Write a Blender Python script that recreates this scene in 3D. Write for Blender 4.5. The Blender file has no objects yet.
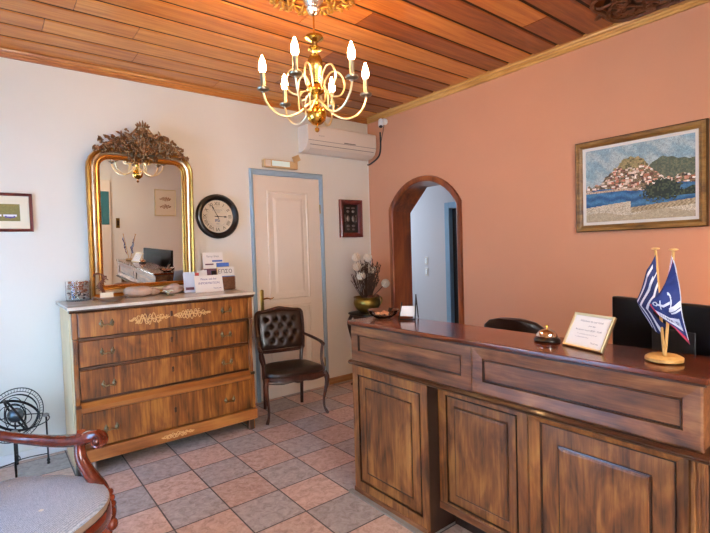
import bpy, math, random
from mathutils import Vector, Matrix
R = math.radians
PI = math.pi
sc = bpy.context.scene
col = sc.collection
rnd = random.Random(7)

# ------------------------------------------------------------------ materials
def hexc(h, a=1.0):
    h = h.lstrip('#')
    v = [int(h[i:i+2], 16)/255 for i in (0, 2, 4)]
    return tuple((x/12.92 if x <= .04045 else ((x+.055)/1.055)**2.4) for x in v) + (a,)

def mat(name, color, rough=.5, metal=0.0, spec=.5, var=0.0, vscale=8, bump=0.0, bscale=60, trans=0.0, emit=None, estr=0, coat=0.0, color2=None, ior=1.45):
    m = bpy.data.materials.new(name); m.use_nodes = True
    nt = m.node_tree; b = nt.nodes['Principled BSDF']
    c = hexc(color)
    b.inputs['Base Color'].default_value = c
    b.inputs['Roughness'].default_value = rough
    b.inputs['Metallic'].default_value = metal
    b.inputs['Specular IOR Level'].default_value = spec
    b.inputs['Transmission Weight'].default_value = trans
    b.inputs['IOR'].default_value = ior
    b.inputs['Coat Weight'].default_value = coat
    b.inputs['Coat Roughness'].default_value = .12
    if emit:
        b.inputs['Emission Color'].default_value = hexc(emit); b.inputs['Emission Strength'].default_value = estr
    if var or bump:
        tc = nt.nodes.new('ShaderNodeTexCoord')
    if var:
        n = nt.nodes.new('ShaderNodeTexNoise'); n.inputs['Scale'].default_value = vscale; n.inputs['Detail'].default_value = 5
        nt.links.new(tc.outputs['Object'], n.inputs['Vector'])
        r = nt.nodes.new('ShaderNodeValToRGB')
        r.color_ramp.elements[0].position = .3; r.color_ramp.elements[1].position = .7
        c2 = hexc(color2) if color2 else tuple(min(1, x*(1+var)) for x in c[:3])+(1,)
        c1 = c if color2 else tuple(x*(1-var) for x in c[:3])+(1,)
        r.color_ramp.elements[0].color = c1; r.color_ramp.elements[1].color = c2
        nt.links.new(n.outputs['Fac'], r.inputs['Fac']); nt.links.new(r.outputs['Color'], b.inputs['Base Color'])
    if bump:
        n2 = nt.nodes.new('ShaderNodeTexNoise'); n2.inputs['Scale'].default_value = bscale; n2.inputs['Detail'].default_value = 4
        nt.links.new(tc.outputs['Object'], n2.inputs['Vector'])
        bp = nt.nodes.new('ShaderNodeBump'); bp.inputs['Strength'].default_value = bump; bp.inputs['Distance'].default_value = .004
        nt.links.new(n2.outputs['Fac'], bp.inputs['Height']); nt.links.new(bp.outputs['Normal'], b.inputs['Normal'])
    return m

def wood(name, c1, c2, c3=None, grain='z', scale=1.0, rough=.4, coat=0.0, spec=.5, figure=1.0, bump=.15):
    """streaky wood; grain is the axis the fibres run along"""
    m = bpy.data.materials.new(name); m.use_nodes = True
    nt = m.node_tree; N = nt.nodes; L = nt.links; b = N['Principled BSDF']
    tc = N.new('ShaderNodeTexCoord'); mp = N.new('ShaderNodeMapping')
    s = {'x': (.06, 1, 1), 'y': (1, .06, 1), 'z': (1, 1, .06)}[grain]
    mp.inputs['Scale'].default_value = tuple(v*34*scale for v in s)
    oi = N.new('ShaderNodeObjectInfo'); va = N.new('ShaderNodeVectorMath'); va.operation = 'ADD'
    L.new(tc.outputs['Object'], mp.inputs['Vector']); L.new(mp.outputs['Vector'], va.inputs[0])
    ml = N.new('ShaderNodeMath'); ml.operation = 'MULTIPLY'; ml.inputs[1].default_value = 40
    L.new(oi.outputs['Random'], ml.inputs[0]); L.new(ml.outputs[0], va.inputs[1])
    n1 = N.new('ShaderNodeTexNoise'); n1.inputs['Scale'].default_value = 1; n1.inputs['Detail'].default_value = 7; n1.inputs['Roughness'].default_value = .65; n1.inputs['Distortion'].default_value = .6
    L.new(va.outputs[0], n1.inputs['Vector'])
    mp2 = N.new('ShaderNodeMapping'); s2 = {'x': (.35, 1, 1), 'y': (1, .35, 1), 'z': (1, 1, .35)}[grain]
    mp2.inputs['Scale'].default_value = tuple(v*6*scale for v in s2)
    L.new(tc.outputs['Object'], mp2.inputs['Vector'])
    n2 = N.new('ShaderNodeTexNoise'); n2.inputs['Scale'].default_value = 1; n2.inputs['Detail'].default_value = 3; n2.inputs['Distortion'].default_value = 1.2
    L.new(mp2.outputs['Vector'], n2.inputs['Vector'])
    mx = N.new('ShaderNodeMath'); mx.operation = 'MULTIPLY_ADD'; mx.inputs[1].default_value = .55*figure
    md = N.new('ShaderNodeMath'); md.operation = 'MULTIPLY'; md.inputs[1].default_value = 1-.55*figure+.0
    L.new(n1.outputs['Fac'], md.inputs[0]); L.new(n2.outputs['Fac'], mx.inputs[0]); L.new(md.outputs[0], mx.inputs[2])
    r = N.new('ShaderNodeValToRGB'); e = r.color_ramp.elements
    e[0].position = .36; e[0].color = hexc(c1); e[1].position = .62; e[1].color = hexc(c3 or c2)
    k = e.new(.5); k.color = hexc(c2)
    L.new(mx.outputs[0], r.inputs['Fac']); L.new(r.outputs['Color'], b.inputs['Base Color'])
    b.inputs['Roughness'].default_value = rough; b.inputs['Coat Weight'].default_value = coat; b.inputs['Coat Roughness'].default_value = .08
    b.inputs['Specular IOR Level'].default_value = spec
    bp = N.new('ShaderNodeBump'); bp.inputs['Strength'].default_value = bump; bp.inputs['Distance'].default_value = .002
    L.new(n1.outputs['Fac'], bp.inputs['Height']); L.new(bp.outputs['Normal'], b.inputs['Normal'])
    return m

def colmat(name, rough=.6, spec=.4):
    m = bpy.data.materials.new(name); m.use_nodes = True
    nt = m.node_tree; b = nt.nodes['Principled BSDF']
    a = nt.nodes.new('ShaderNodeVertexColor'); a.layer_name = 'Col'
    nt.links.new(a.outputs['Color'], b.inputs['Base Color'])
    b.inputs['Roughness'].default_value = rough; b.inputs['Specular IOR Level'].default_value = spec
    return m

def floor_mat():
    m = bpy.data.materials.new('floor_tiles'); m.use_nodes = True
    nt = m.node_tree; N = nt.nodes; L = nt.links; b = N['Principled BSDF']
    tc = N.new('ShaderNodeTexCoord'); mp = N.new('ShaderNodeMapping')
    T = .33
    mp.inputs['Location'].default_value = (2.287/T+40, 1.7117/T+40, .5); mp.inputs['Scale'].default_value = (1/T, 1/T, 1e-4)
    L.new(tc.outputs['Object'], mp.inputs['Vector'])
    ck = N.new('ShaderNodeTexChecker'); ck.inputs['Scale'].default_value = 1
    L.new(mp.outputs['Vector'], ck.inputs['Vector'])
    fl = N.new('ShaderNodeVectorMath'); fl.operation = 'FLOOR'; L.new(mp.outputs['Vector'], fl.inputs[0])
    wn = N.new('ShaderNodeTexWhiteNoise'); wn.noise_dimensions = '3D'; L.new(fl.outputs[0], wn.inputs['Vector'])
    fr = N.new('ShaderNodeVectorMath'); fr.operation = 'FRACTION'; L.new(mp.outputs['Vector'], fr.inputs[0])
    sp = N.new('ShaderNodeSeparateXYZ'); L.new(fr.outputs[0], sp.inputs[0])
    def edge(o):
        a = N.new('ShaderNodeMath'); a.operation = 'SUBTRACT'; a.inputs[1].default_value = .5; L.new(o, a.inputs[0])
        c = N.new('ShaderNodeMath'); c.operation = 'ABSOLUTE'; L.new(a.outputs[0], c.inputs[0]); return c.outputs[0]
    mxx = N.new('ShaderNodeMath'); mxx.operation = 'MAXIMUM'; L.new(edge(sp.outputs[0]), mxx.inputs[0]); L.new(edge(sp.outputs[1]), mxx.inputs[1])
    gt = N.new('ShaderNodeMath'); gt.operation = 'GREATER_THAN'; gt.inputs[1].default_value = .487; L.new(mxx.outputs[0], gt.inputs[0])
    no = N.new('ShaderNodeTexNoise'); no.inputs['Scale'].default_value = 22; no.inputs['Detail'].default_value = 8; no.inputs['Roughness'].default_value = .7; no.inputs['Distortion'].default_value = .8
    L.new(tc.outputs['Object'], no.inputs['Vector'])
    def ramp(a, bb, c):
        r = N.new('ShaderNodeValToRGB'); e = r.color_ramp.elements
        e[0].position = .33; e[0].color = hexc(a); e[1].position = .66; e[1].color = hexc(c); k = e.new(.48); k.color = hexc(bb)
        L.new(no.outputs['Fac'], r.inputs['Fac']); return r.outputs['Color']
    mix = N.new('ShaderNodeMixRGB'); L.new(ck.outputs['Fac'], mix.inputs['Fac'])
    L.new(ramp('#8f837d', '#aba09a', '#c0b6b0'), mix.inputs['Color1']); L.new(ramp('#a98877', '#c7a694', '#d9bdae'), mix.inputs['Color2'])
    hs = N.new('ShaderNodeHueSaturation'); L.new(mix.outputs['Color'], hs.inputs['Color'])
    mr = N.new('ShaderNodeMapRange'); mr.inputs['To Min'].default_value = .9; mr.inputs['To Max'].default_value = 1.08
    L.new(wn.outputs['Value'], mr.inputs['Value']); L.new(mr.outputs[0], hs.inputs['Value'])
    g = N.new('ShaderNodeMixRGB'); g.inputs['Color2'].default_value = hexc('#4a4340'); L.new(gt.outputs[0], g.inputs['Fac']); L.new(hs.outputs['Color'], g.inputs['Color1'])
    L.new(g.outputs['Color'], b.inputs['Base Color'])
    b.inputs['Roughness'].default_value = .42; b.inputs['Specular IOR Level'].default_value = .45
    sub = N.new('ShaderNodeMath'); sub.operation = 'SUBTRACT'; L.new(no.outputs['Fac'], sub.inputs[0]); L.new(gt.outputs[0], sub.inputs[1])
    bp = N.new('ShaderNodeBump'); bp.inputs['Strength'].default_value = .25; bp.inputs['Distance'].default_value = .003
    L.new(sub.outputs[0], bp.inputs['Height']); L.new(bp.outputs['Normal'], b.inputs['Normal'])
    return m

M = {}
M['floor'] = floor_mat()
M['white_wall'] = mat('white_plaster', '#dedbd0', .85, var=.02, vscale=2, bump=.15, bscale=30, spec=.2)
M['pink_wall'] = mat('salmon_plaster', '#cb9170', .8, var=.035, vscale=1.3, bump=.2, bscale=25, spec=.25)
M['hall_wall'] = mat('cool_plaster', '#d8dbe2', .85, bump=.1, bscale=30, spec=.2)
M['plank'] = [wood('varnished_pine_%s' % w, a, b_, c_, 'x', .9, .32, .2, figure=.35) for w, a, b_, c_ in
              (('amber', '#a3581f', '#bc6f2c', '#ca8238'), ('honey', '#ad6428', '#c67c36', '#d49045'), ('russet', '#6f3412', '#8b4719', '#a05a24'))]
M['plank_dark'] = mat('shadow_gap_wood', '#2e170b', .7)  # stained board gaps; the dark tone also stands in for groove shadow
M['trim_gold'] = wood('light_oak_trim', '#a8763a', '#c8964f', '#d9ab68', 'y', .8, .35, .2)
M['trim_amber'] = wood('amber_trim', '#8a4a1c', '#ab642a', '#bd7a38', 'x', .8, .35, .2)
M['base_oak'] = wood('oak_baseboard', '#7a5230', '#9b6d42', '#ad7f52', 'x', .8, .45)
M['arch'] = wood('mahogany_arch', '#5c2a12', '#8a4520', '#a0592c', 'z', .6, .35, .25)
M['cw_v'] = wood('walnut_upright_grain', '#43240f', '#7c4a22', '#9f6a34', 'z', 1.5, .45, .06)
M['cw_h'] = wood('walnut_level_grain', '#42240f', '#744423', '#916038', 'x', 1.4, .45, .05)
M['cw_dark'] = wood('dark_moulding_wood', '#1e0f08', '#351b0f', '#4a2816', 'x', .7, .3, .3)
M['cw_top'] = wood('polished_red_brown_top', '#3f1a0c', '#62290f', '#7b3818', 'x', .6, .2, .35, bump=.03)
M['cw_side'] = wood('shaded_end_wood', '#20120b', '#2e1a10', '#3d2416', 'z', .7, .45)  # shade of the counter's end and recesses put into the colour; feet simply dark
M['dr_v'] = wood('chestnut_veneer', '#452107', '#7e4616', '#a66a2b', 'z', 1.3, .38, .2, figure=.8)
M['dr_h'] = wood('chestnut_rail', '#693814', '#965824', '#ad7033', 'x', .7, .38, .2)
M['dr_dark'] = wood('dark_chestnut_band', '#2b150a', '#42220f', '#573018', 'x', .7, .4, .15)
M['dr_side'] = mat('cream_painted_wood', '#cdb088', .6, var=.08, vscale=6, bump=.2)
M['carve'] = mat('pale_carving', '#cf9f66', .5)
M['handle_metal'] = mat('dull_bronze', '#7d6c50', .35, 1)
M['marble'] = mat('pale_marble', '#d6cec1', .25, var=.1, vscale=7, color2='#bfb3a3', coat=.3)
M['brass'] = mat('polished_brass', '#d9a94a', .18, 1)
M['brass_pale'] = mat('pale_brass', '#e0d4ac', .36, 1)
M['brass_old'] = mat('aged_brass', '#8f7b3e', .35, 1, var=.25, vscale=14)
M['brass_mid'] = mat('warm_silver_brass', '#b39c62', .22, 1)
M['pewter'] = mat('pewter', '#8d8474', .32, 1)
M['glass_amber'] = mat('clear_crystal', '#fff3d8', .05, trans=.85, ior=1.5)
M['chrome'] = mat('chrome', '#e8e8e8', .08, 1)
M['bulb'] = mat('lit_bulb', '#fff2d8', .4, emit='#ffc98a', estr=230)
M['gilt'] = mat('gilt', '#c08c42', .34, 1, var=.15, vscale=20, bump=.15, bscale=80)
M['gilt_red'] = mat('rubbed_gilt', '#8f5a2a', .45, .8, var=.2, vscale=30)
M['silver_leaf'] = mat('silver_leaf', '#cfc9b4', .3, 1, var=.08, vscale=20)
M['bronze'] = mat('bronzed_carving', '#96704a', .38, .8, var=.55, vscale=30)
M['rose_gold'] = mat('openwork_gilt', '#c99a4a', .35, .8, var=.25, vscale=40)
M['mirror'] = mat('mirror_glass', '#e4e6e4', .0, 1)
M['black'] = mat('black_lacquer', '#100f10', .35, coat=.15)
M['monitor'] = mat('monitor_plastic', '#0a0a0c', .28, spec=.25)
M['black_matt'] = mat('black_matt', '#141416', .6)
M['iron'] = mat('black_iron', '#1a1b1d', .4, .6)
M['screen'] = mat('dark_screen', '#0b0c10', .15, coat=.5)
M['dial'] = mat('aged_dial', '#cbbda3', .6, var=.06, vscale=15)
M['ink'] = mat('black_ink', '#18161a', .6)
M['ink_blue'] = mat('violet_ink', '#4c4a8a', .6)
M['ink_grey'] = mat('grey_ink', '#7f8088', .6)
M['paper'] = mat('white_paper', '#e9e6df', .6)
M['card_cream'] = mat('cream_card', '#e3d8bd', .7)
M['paint_white'] = mat('ivory_paint', '#dfd2c0', .45, var=.02, vscale=3)
M['paint_blue'] = mat('grey_blue_paint', '#8fa6b5', .5, var=.03, vscale=5)
M['sky_blue'] = mat('sky_blue_paint', '#8cb3cf', .5)
M['ac'] = mat('ivory_plastic', '#dcd0c0', .4)
M['plastic_grey'] = mat('grey_plastic', '#77736c', .5)
M['white_plastic'] = mat('white_plastic', '#e6e4e0', .35)
M['emerg'] = mat('frosted_lens', '#cfe0da', .3, emit='#d8f0e6', estr=.25)
M['beige_plastic'] = mat('beige_plastic', '#c9a877', .45)
M['leather'] = mat('brown_leather', '#25160f', .33, coat=.2, bump=.35, bscale=120, var=.2, vscale=9)
M['chair_wood'] = wood('dark_walnut', '#1f0f0a', '#38190f', '#4a2416', 'z', 1, .3, .4)
M['arm_wood'] = wood('polished_mahogany', '#3a120a', '#632313', '#7d3219', 'x', .8, .22, .5)
M['icon_frame'] = wood('red_mahogany', '#3f0f0c', '#5b1a14', '#6b241a', 'z', 1, .35, .3)
M['pic_gold'] = wood('dull_gold_frame', '#5b4020', '#86622f', '#9b773e', 'x', 1.5, .4, .1)
M['pic_gold_edge'] = mat('dark_frame_edge', '#4a3318', .5)
M['linen'] = mat('linen_mat', '#dcd8cf', .8)
M['art'] = colmat('painted_canvas', .7)
M['cloth'] = colmat('printed_flag_cloth', .8)
M['pale_wood'] = wood('beech', '#b0803f', '#c99a57', '#d9ac6a', 'z', 1.2, .45)
M['ball_blue'] = mat('grey_glass_ball', '#4b5964', .18, .3, coat=.6)
M['protea'] = mat('dried_cream_petals', '#e6dac4', .8, var=.12, vscale=50)
M['twig'] = mat('dry_twig', '#4a3324', .8, var=.25, vscale=30)
M['twig_red'] = mat('dry_rust_leaf', '#6a3f2a', .8, var=.25, vscale=30)
M['clear'] = mat('clear_glass', '#ffffff', .02, trans=1, ior=1.25)
M['amber'] = mat('amber_sweets', '#e09a6a', .35)
M['shell'] = mat('pale_shell', '#cdb7a4', .6, var=.2, vscale=60)
M['shell_dark'] = mat('dark_shell', '#5a4b48', .55, var=.3, vscale=60)
M['shell_rust'] = mat('rust_shell', '#a86a47', .55, var=.25, vscale=60)
M['rock'] = mat('sea_rock', '#a89a92', .85, var=.25, vscale=18, bump=.6, bscale=40, color2='#c2a48c')
M['silver'] = mat('tarnished_silver', '#9c9c9c', .3, 1)
M['petal'] = mat('white_green_petal', '#d3dcc6', .6)
M['leaf'] = mat('green_leaf', '#5f7a55', .6)
M['red'] = mat('red_cover', '#a3382f', .5)
M['pale_blue'] = mat('pale_blue_paper', '#c3d0df', .6)
M['mauve'] = mat('mauve_print', '#6d4656', .6)
M['yellow'] = mat('yellow_print', '#d8c236', .6)
M['blue'] = mat('blue_print', '#4468b0', .6)
M['wicker'] = mat('brown_wicker', '#6e4a30', .7, var=.3, vscale=60, bump=.5)
M['stone_grey'] = mat('grey_stone_strip', '#8d8983', .6, var=.1, vscale=20)
M['teal'] = mat('teal_glazing', '#3f7478', .2)
M['desk_wood'] = wood('desk_wood', '#4a3428', '#6b5042', '#7d6252', 'x', .8, .35, .2)
M['cab_wood'] = wood('honey_cupboard', '#a8743c', '#c08c50', '#cfa066', 'z', .6, .45)
M['shade'] = mat('parchment_shade', '#e8c898', .7, emit='#ffb060', estr=9)
M['orn'] = mat('carved_brown_wood', '#5d3319', .5, var=.2, vscale=20)
M['unlit_dark'] = mat('dark_void', '#1a1c20', .7)  # dark colour standing in for the shade inside the hall doorway

def fabric():
    m = mat('pale_damask', '#aab4c0', .9, spec=.2)
    nt = m.node_tree; N = nt.nodes; L = nt.links; b = N['Principled BSDF']
    tc = N.new('ShaderNodeTexCoord')
    w = N.new('ShaderNodeTexWave'); w.wave_type = 'BANDS'; w.bands_direction = 'Y'; w.inputs['Scale'].default_value = 34; w.inputs['Distortion'].default_value = 6; w.inputs['Detail'].default_value = 2; w.inputs['Detail Scale'].default_value = 9
    L.new(tc.outputs['Object'], w.inputs['Vector'])
    r = N.new('ShaderNodeValToRGB'); r.color_ramp.elements[0].color = hexc('#8fa2ba'); r.color_ramp.elements[1].color = hexc('#cfdbea')
    L.new(w.outputs['Fac'], r.inputs['Fac'])
    v = N.new('ShaderNodeTexVoronoi'); v.inputs['Scale'].default_value = 9; L.new(tc.outputs['Object'], v.inputs['Vector'])
    lt = N.new('ShaderNodeMath'); lt.operation = 'LESS_THAN'; lt.inputs[1].default_value = .13; L.new(v.outputs['Distance'], lt.inputs[0])
    mx = N.new('ShaderNodeMixRGB'); mx.inputs['Color2'].default_value = hexc('#e4e2dc'); L.new(lt.outputs[0], mx.inputs['Fac']); L.new(r.outputs['Color'], mx.inputs['Color1'])
    L.new(mx.outputs['Color'], b.inputs['Base Color'])
    bp = N.new('ShaderNodeBump'); bp.inputs['Strength'].default_value = .3; bp.inputs['Distance'].default_value = .002
    L.new(w.outputs['Fac'], bp.inputs['Height']); L.new(bp.outputs['Normal'], b.inputs['Normal'])
    return m
M['fabric'] = fabric()
M['fabric_side'] = mat('tan_seat_side', '#9b8673', .9, var=.1, vscale=40)

# ------------------------------------------------------------------ mesh builder
class MB:
    def __init__(s): s.v = []; s.f = []; s.c = []
    def add(s, vs, fs, T=None, cols=None):
        o = len(s.v)
        s.v += [tuple(T @ Vector(p)) if T else tuple(p) for p in vs]
        s.f += [tuple(i+o for i in f) for f in fs]
        s.c += cols if cols else [(1, 1, 1, 1)]*len(fs)
        return s
    def box(s, x0, x1, y0, y1, z0, z1, T=None):
        vs = [(x, y, z) for x in (x0, x1) for y in (y0, y1) for z in (z0, z1)]
        return s.add(vs, [(0, 1, 3, 2), (4, 6, 7, 5), (0, 4, 5, 1), (2, 3, 7, 6), (0, 2, 6, 4), (1, 5, 7, 3)], T)
    def loft(s, loops, cap0=True, cap1=True, closed=True, T=None):
        n = len(loops[0]); vs = [p for l in loops for p in l]; fs = []
        m = n if closed else n-1
        for i in range(len(loops)-1):
            for j in range(m):
                k = (j+1) % n
                fs.append((i*n+j, i*n+k, (i+1)*n+k, (i+1)*n+j))
        if cap0: fs.append(tuple(range(n))[::-1])
        if cap1: fs.append(tuple((len(loops)-1)*n+j for j in range(n)))
        return s.add(vs, fs, T)
    def lathe(s, prof, n=24, T=None, cap0=True, cap1=True, flute=0):
        loops = []
        for r, z in prof:
            loops.append([((r*(1+(.08*flute if k % 2 else 0)))*math.cos(2*PI*k/n), (r*(1+(.08*flute if k % 2 else 0)))*math.sin(2*PI*k/n), z) for k in range(n)])
        return s.loft(loops, cap0, cap1, True, T)
    def sphere(s, c, r, n=16, m=10, T=None):
        rx, ry, rz = r if isinstance(r, tuple) else (r, r, r)
        loops = []
        for i in range(m+1):
            a = -PI/2+PI*i/m; cr = max(math.cos(a), .02)
            loops.append([(c[0]+rx*cr*math.cos(2*PI*k/n), c[1]+ry*cr*math.sin(2*PI*k/n), c[2]+rz*math.sin(a)) for k in range(n)])
        return s.loft(loops, True, True, True, T)
    def tube(s, pts, rad, n=8, T=None, closed=False, flat=1.0):
        P = [Vector(p) for p in pts]; N = len(P)
        if not isinstance(rad, (list, tuple)): rad = [rad]*N
        loops = []; up = None
        for i in range(N):
            if closed: t = (P[(i+1) % N]-P[i-1])
            else: t = P[min(i+1, N-1)]-P[max(i-1, 0)]
            if t.length < 1e-9: t = Vector((0, 0, 1))
            t.normalize()
            if up is None:
                a = Vector((0, 0, 1)) if abs(t.z) < .9 else Vector((0, 1, 0))
                up = (a-t*a.dot(t)).normalized()
            else:
                up = (up-t*up.dot(t)); up.normalize()
            sd = t.cross(up)
            loops.append([tuple(P[i]+(up*math.cos(2*PI*k/n)+sd*math.sin(2*PI*k/n)*flat)*rad[i]) for k in range(n)])
        if closed:
            loops.append(loops[0]); return s.loft(loops, False, False, True, T)
        return s.loft(loops, True, True, True, T)
    def build(s, name, m, parent=None, smooth=True, bevel=0, seg=2, loc=None, rot=None, angle=35, solid=0):
        me = bpy.data.meshes.new(name); me.from_pydata(s.v, [], s.f); me.update()
        import bmesh
        bm = bmesh.new(); bm.from_mesh(me)
        bmesh.ops.recalc_face_normals(bm, faces=bm.faces); bm.to_mesh(me); bm.free()
        if any(c != (1, 1, 1, 1) for c in s.c):
            at = me.color_attributes.new('Col', 'FLOAT_COLOR', 'CORNER')
            for p in me.polygons:
                for li in p.loop_indices: at.data[li].color = s.c[p.index]
        if smooth:
            me.shade_smooth(); me.set_sharp_from_angle(angle=R(angle))
        me.materials.append(m)
        o = bpy.data.objects.new(name, me); col.objects.link(o)
        if parent: o.parent = parent
        if loc: o.location = loc
        if rot: o.rotation_euler = rot
        if solid:
            b = o.modifiers.new('Solid', 'SOLIDIFY'); b.thickness = solid; b.offset = 0
        if bevel:
            b = o.modifiers.new('Bevel', 'BEVEL'); b.width = bevel; b.segments = seg; b.limit_method = 'ANGLE'; b.angle_limit = R(40)
        return o

def smoothpath(pts, k=6, closed=False):
    P = [Vector(p) for p in pts]; n = len(P); out = []
    rng = range(n if closed else n-1)
    for i in rng:
        g = (lambda j: P[j % n]) if closed else (lambda j: P[max(0, min(n-1, j))])
        p0, p1, p2, p3 = g(i-1), g(i), g(i+1), g(i+2)
        for t in range(k):
            u = t/k
            out.append(.5*((2*p1)+(-p0+p2)*u+(2*p0-5*p1+4*p2-p3)*u*u+(-p0+3*p1-3*p2+p3)*u**3))
    if not closed: out.append(P[-1])
    return [tuple(q) for q in out]
def lerpr(rs, n):
    out = []
    for i in range(n):
        t = i/(n-1)*(len(rs)-1); k = min(int(t), len(rs)-2); out.append(rs[k]+(rs[k+1]-rs[k])*(t-k))
    return out
def stube(mb, pts, rs, k=6, n=8, T=None, closed=False, flat=1.0):
    p = smoothpath(pts, k, closed)
    mb.tube(p, lerpr(rs, len(p)) if isinstance(rs, (list, tuple)) else rs, n, T, closed, flat)
    return mb

def rloop(x0, x1, z0, z1, d, h, rt=0, rb=0, n=7):
    """rounded rectangle loop in the XZ plane inset by d, at y=-h"""
    a0, a1, c0, c1 = x0+d, x1-d, z0+d, z1-d
    t = max(rt-d, 0.0005) if rt else 0; b = max(rb-d, .0005) if rb else 0
    pts = []
    def arc(cx, cz, r, s):
        for k in range(n):
            a = s+PI/2*k/(n-1); pts.append((cx+r*math.cos(a), -h, cz+r*math.sin(a)))
    if rb: arc(a1-b, c0+b, b, -PI/2)
    else: pts.append((a1, -h, c0))
    if rt: arc(a1-t, c1-t, t, 0); arc(a0+t, c1-t, t, PI/2)
    else: pts.extend([(a1, -h, c1), (a0, -h, c1)])
    if rb: arc(a0+b, c0+b, b, PI)
    else: pts.append((a0, -h, c0))
    return pts
def rprof(mb, x0, x1, z0, z1, prof, rt=0, rb=0, fill=False, T=None):
    return mb.loft([rloop(x0, x1, z0, z1, d, h, rt, rb) for d, h in prof], False, fill, True, T)

_tc = {}
def text(mb, s, size, x, z, y=0, align='CENTER', T=None, depth=.0004):
    key = (s, align)
    if key not in _tc:
        cu = bpy.data.curves.new('lettering', 'FONT'); cu.body = s; cu.size = 1; cu.align_x = align; cu.align_y = 'CENTER'; cu.resolution_u = 2
        ob = bpy.data.objects.new('lettering', cu); col.objects.link(ob)
        dg = bpy.context.evaluated_depsgraph_get(); me = bpy.data.meshes.new_from_object(ob.evaluated_get(dg))
        _tc[key] = ([tuple(v.co) for v in me.vertices], [tuple(p.vertices) for p in me.polygons])
        bpy.data.objects.remove(ob); bpy.data.meshes.remove(me); bpy.data.curves.remove(cu)
    vs, fs = _tc[key]
    mb.add([(x+a*size, y, z+b*size) for a, b, c in vs], fs, T)
    return mb

# ------------------------------------------------------------------ scene bookkeeping
def thing(name, label, cat, loc=(0, 0, 0), rz=0, group=None, rot=None):
    o = bpy.data.objects.new(name, None); col.objects.link(o); o.empty_display_size = .05
    o.location = loc; o.rotation_euler = rot or (0, 0, rz); o['label'] = label; o['category'] = cat
    if group: o['group'] = group
    return o
def tag(o, label, cat, group=None):
    o['label'] = label; o['category'] = cat
    if group: o['group'] = group
    return o
def struct(o):
    o['kind'] = 'structure'; return o
def copy_tree(o, parent=None):
    c = o.copy(); col.objects.link(c)
    if parent is not None: c.parent = parent
    for ch in [k for k in bpy.data.objects if k.parent == o]:
        copy_tree(ch, c)
    return c
B = -PI/2      # heading of things that face the reception side (local -y points to -x)

# ================================================================== room shell
H = 3.097; XL = -4.95; YF = -6.2
struct(MB().box(XL-.2, 2.4, YF-.2, 1.6, -.1, 0).build('floor', M['floor'], smooth=False))
# ceiling: lapped boards running along x
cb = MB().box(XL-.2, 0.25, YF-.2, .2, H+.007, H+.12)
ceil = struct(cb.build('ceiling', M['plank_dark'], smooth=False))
bw = .216; k = 0; mbs = [MB(), MB(), MB()]
y = -.08
while y > YF-.1:
    x = XL
    while x < 0:
        ln = rnd.choice([1.8, 2.4, 3.0, 2.1]) if x > XL else rnd.uniform(.6, 2.4)
        x1 = min(0, x+ln)
        if x1 > -.5: x1 = 0
        mb = mbs[rnd.choice([0, 0, 1] if x < -2.3 else [0, 2, 1, 2])]
        zz = H-.002*rnd.random()
        # board with a raised lap along one edge
        prof = [(y-.009, H+.006), (y-.009, zz), (y-bw+.024, zz), (y-bw+.016, H+.006)]
        mb.loft([[(x+.0015, a, b) for a, b in prof], [(x1-.0015, a, b) for a, b in prof]])
        x = x1
    y -= bw
for i, mb in enumerate(mbs): mb.build('ceiling_boards', M['plank'][i], ceil, smooth=False, bevel=.002, seg=1)

# wall with the mirror (back) and wall with the arch (right)
struct(MB().box(XL-.2, 0.0, 0, .2, 0, H+.1).build('wall_back', M['white_wall'], smooth=False))
AY0, AY1, AZ, AT, TH = -.405, -1.355, 1.97, 2.255, .26
def arch_pts(y0, y1, zs, zt, n=14):
    w = (y0-y1)/2; rise = zt-zs; r = (w*w+rise*rise)/(2*rise); cy = (y0+y1)/2; cz = zt-r; a = math.asin(w/r) if r > w else PI/2
    return [(cy+r*math.sin(t), cz+r*math.cos(t)) for t in [a-2*a*i/(n-1) for i in range(n)]]
wb = MB()
wb.box(0, TH, AY0, .2, 0, H+.1); wb.box(0, TH, YF-.2, AY1, 0, H+.1)
ap = arch_pts(AY0, AY1, AZ, AT)
poly = [(AY0, H+.1)]+ap+[(AY1, H+.1)]
top = [(a, H+.1) for a, b in ap]
wb.loft([[(0, a, b) for a, b in ap], [(0, a, b) for a, b in top]], False, False, False)
wb.loft([[(TH, a, b) for a, b in ap], [(TH, a, b) for a, b in top]], False, False, False)
wb.loft([[(0, a, b) for a, b in ap], [(TH, a, b) for a, b in ap]], False, False, False)
struct(wb.build('wall_right', M['pink_wall'], smooth=False))
# left wall with a window, front wall (behind the camera) with entrance door
def wall_y(x0, x1, segs, name, m):        # wall in a plane of constant y, holes cut by boxes
    mb = MB()
    for s_ in segs: mb.box(*s_[:2], x0, x1, *s_[2:])
    return struct(mb.build(name, m, smooth=False))
WX0, WX1 = -2.5, -.7       # window in the left wall, extent in y
mb = MB()
mb.box(XL-.2, XL, YF-.2, WX0, 0, H+.1); mb.box(XL-.2, XL, WX1, 0, 0, H+.1); mb.box(XL-.2, XL, WX0, WX1, 0, .25); mb.box(XL-.2, XL, WX0, WX1, 2.1, H+.1)
struct(mb.build('wall_left', M['white_wall'], smooth=False))
DX0, DX1 = -4.85, -3.05      # glazed entrance in the front wall
mb = MB()
mb.box(XL-.2, DX0, YF-.2, YF, 0, H+.1); mb.box(DX1, 0, YF-.2, YF, 0, H+.1); mb.box(DX0, DX1, YF-.2, YF, 2.45, H+.1)
struct(mb.build('wall_front', M['white_wall'], smooth=False))
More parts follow.
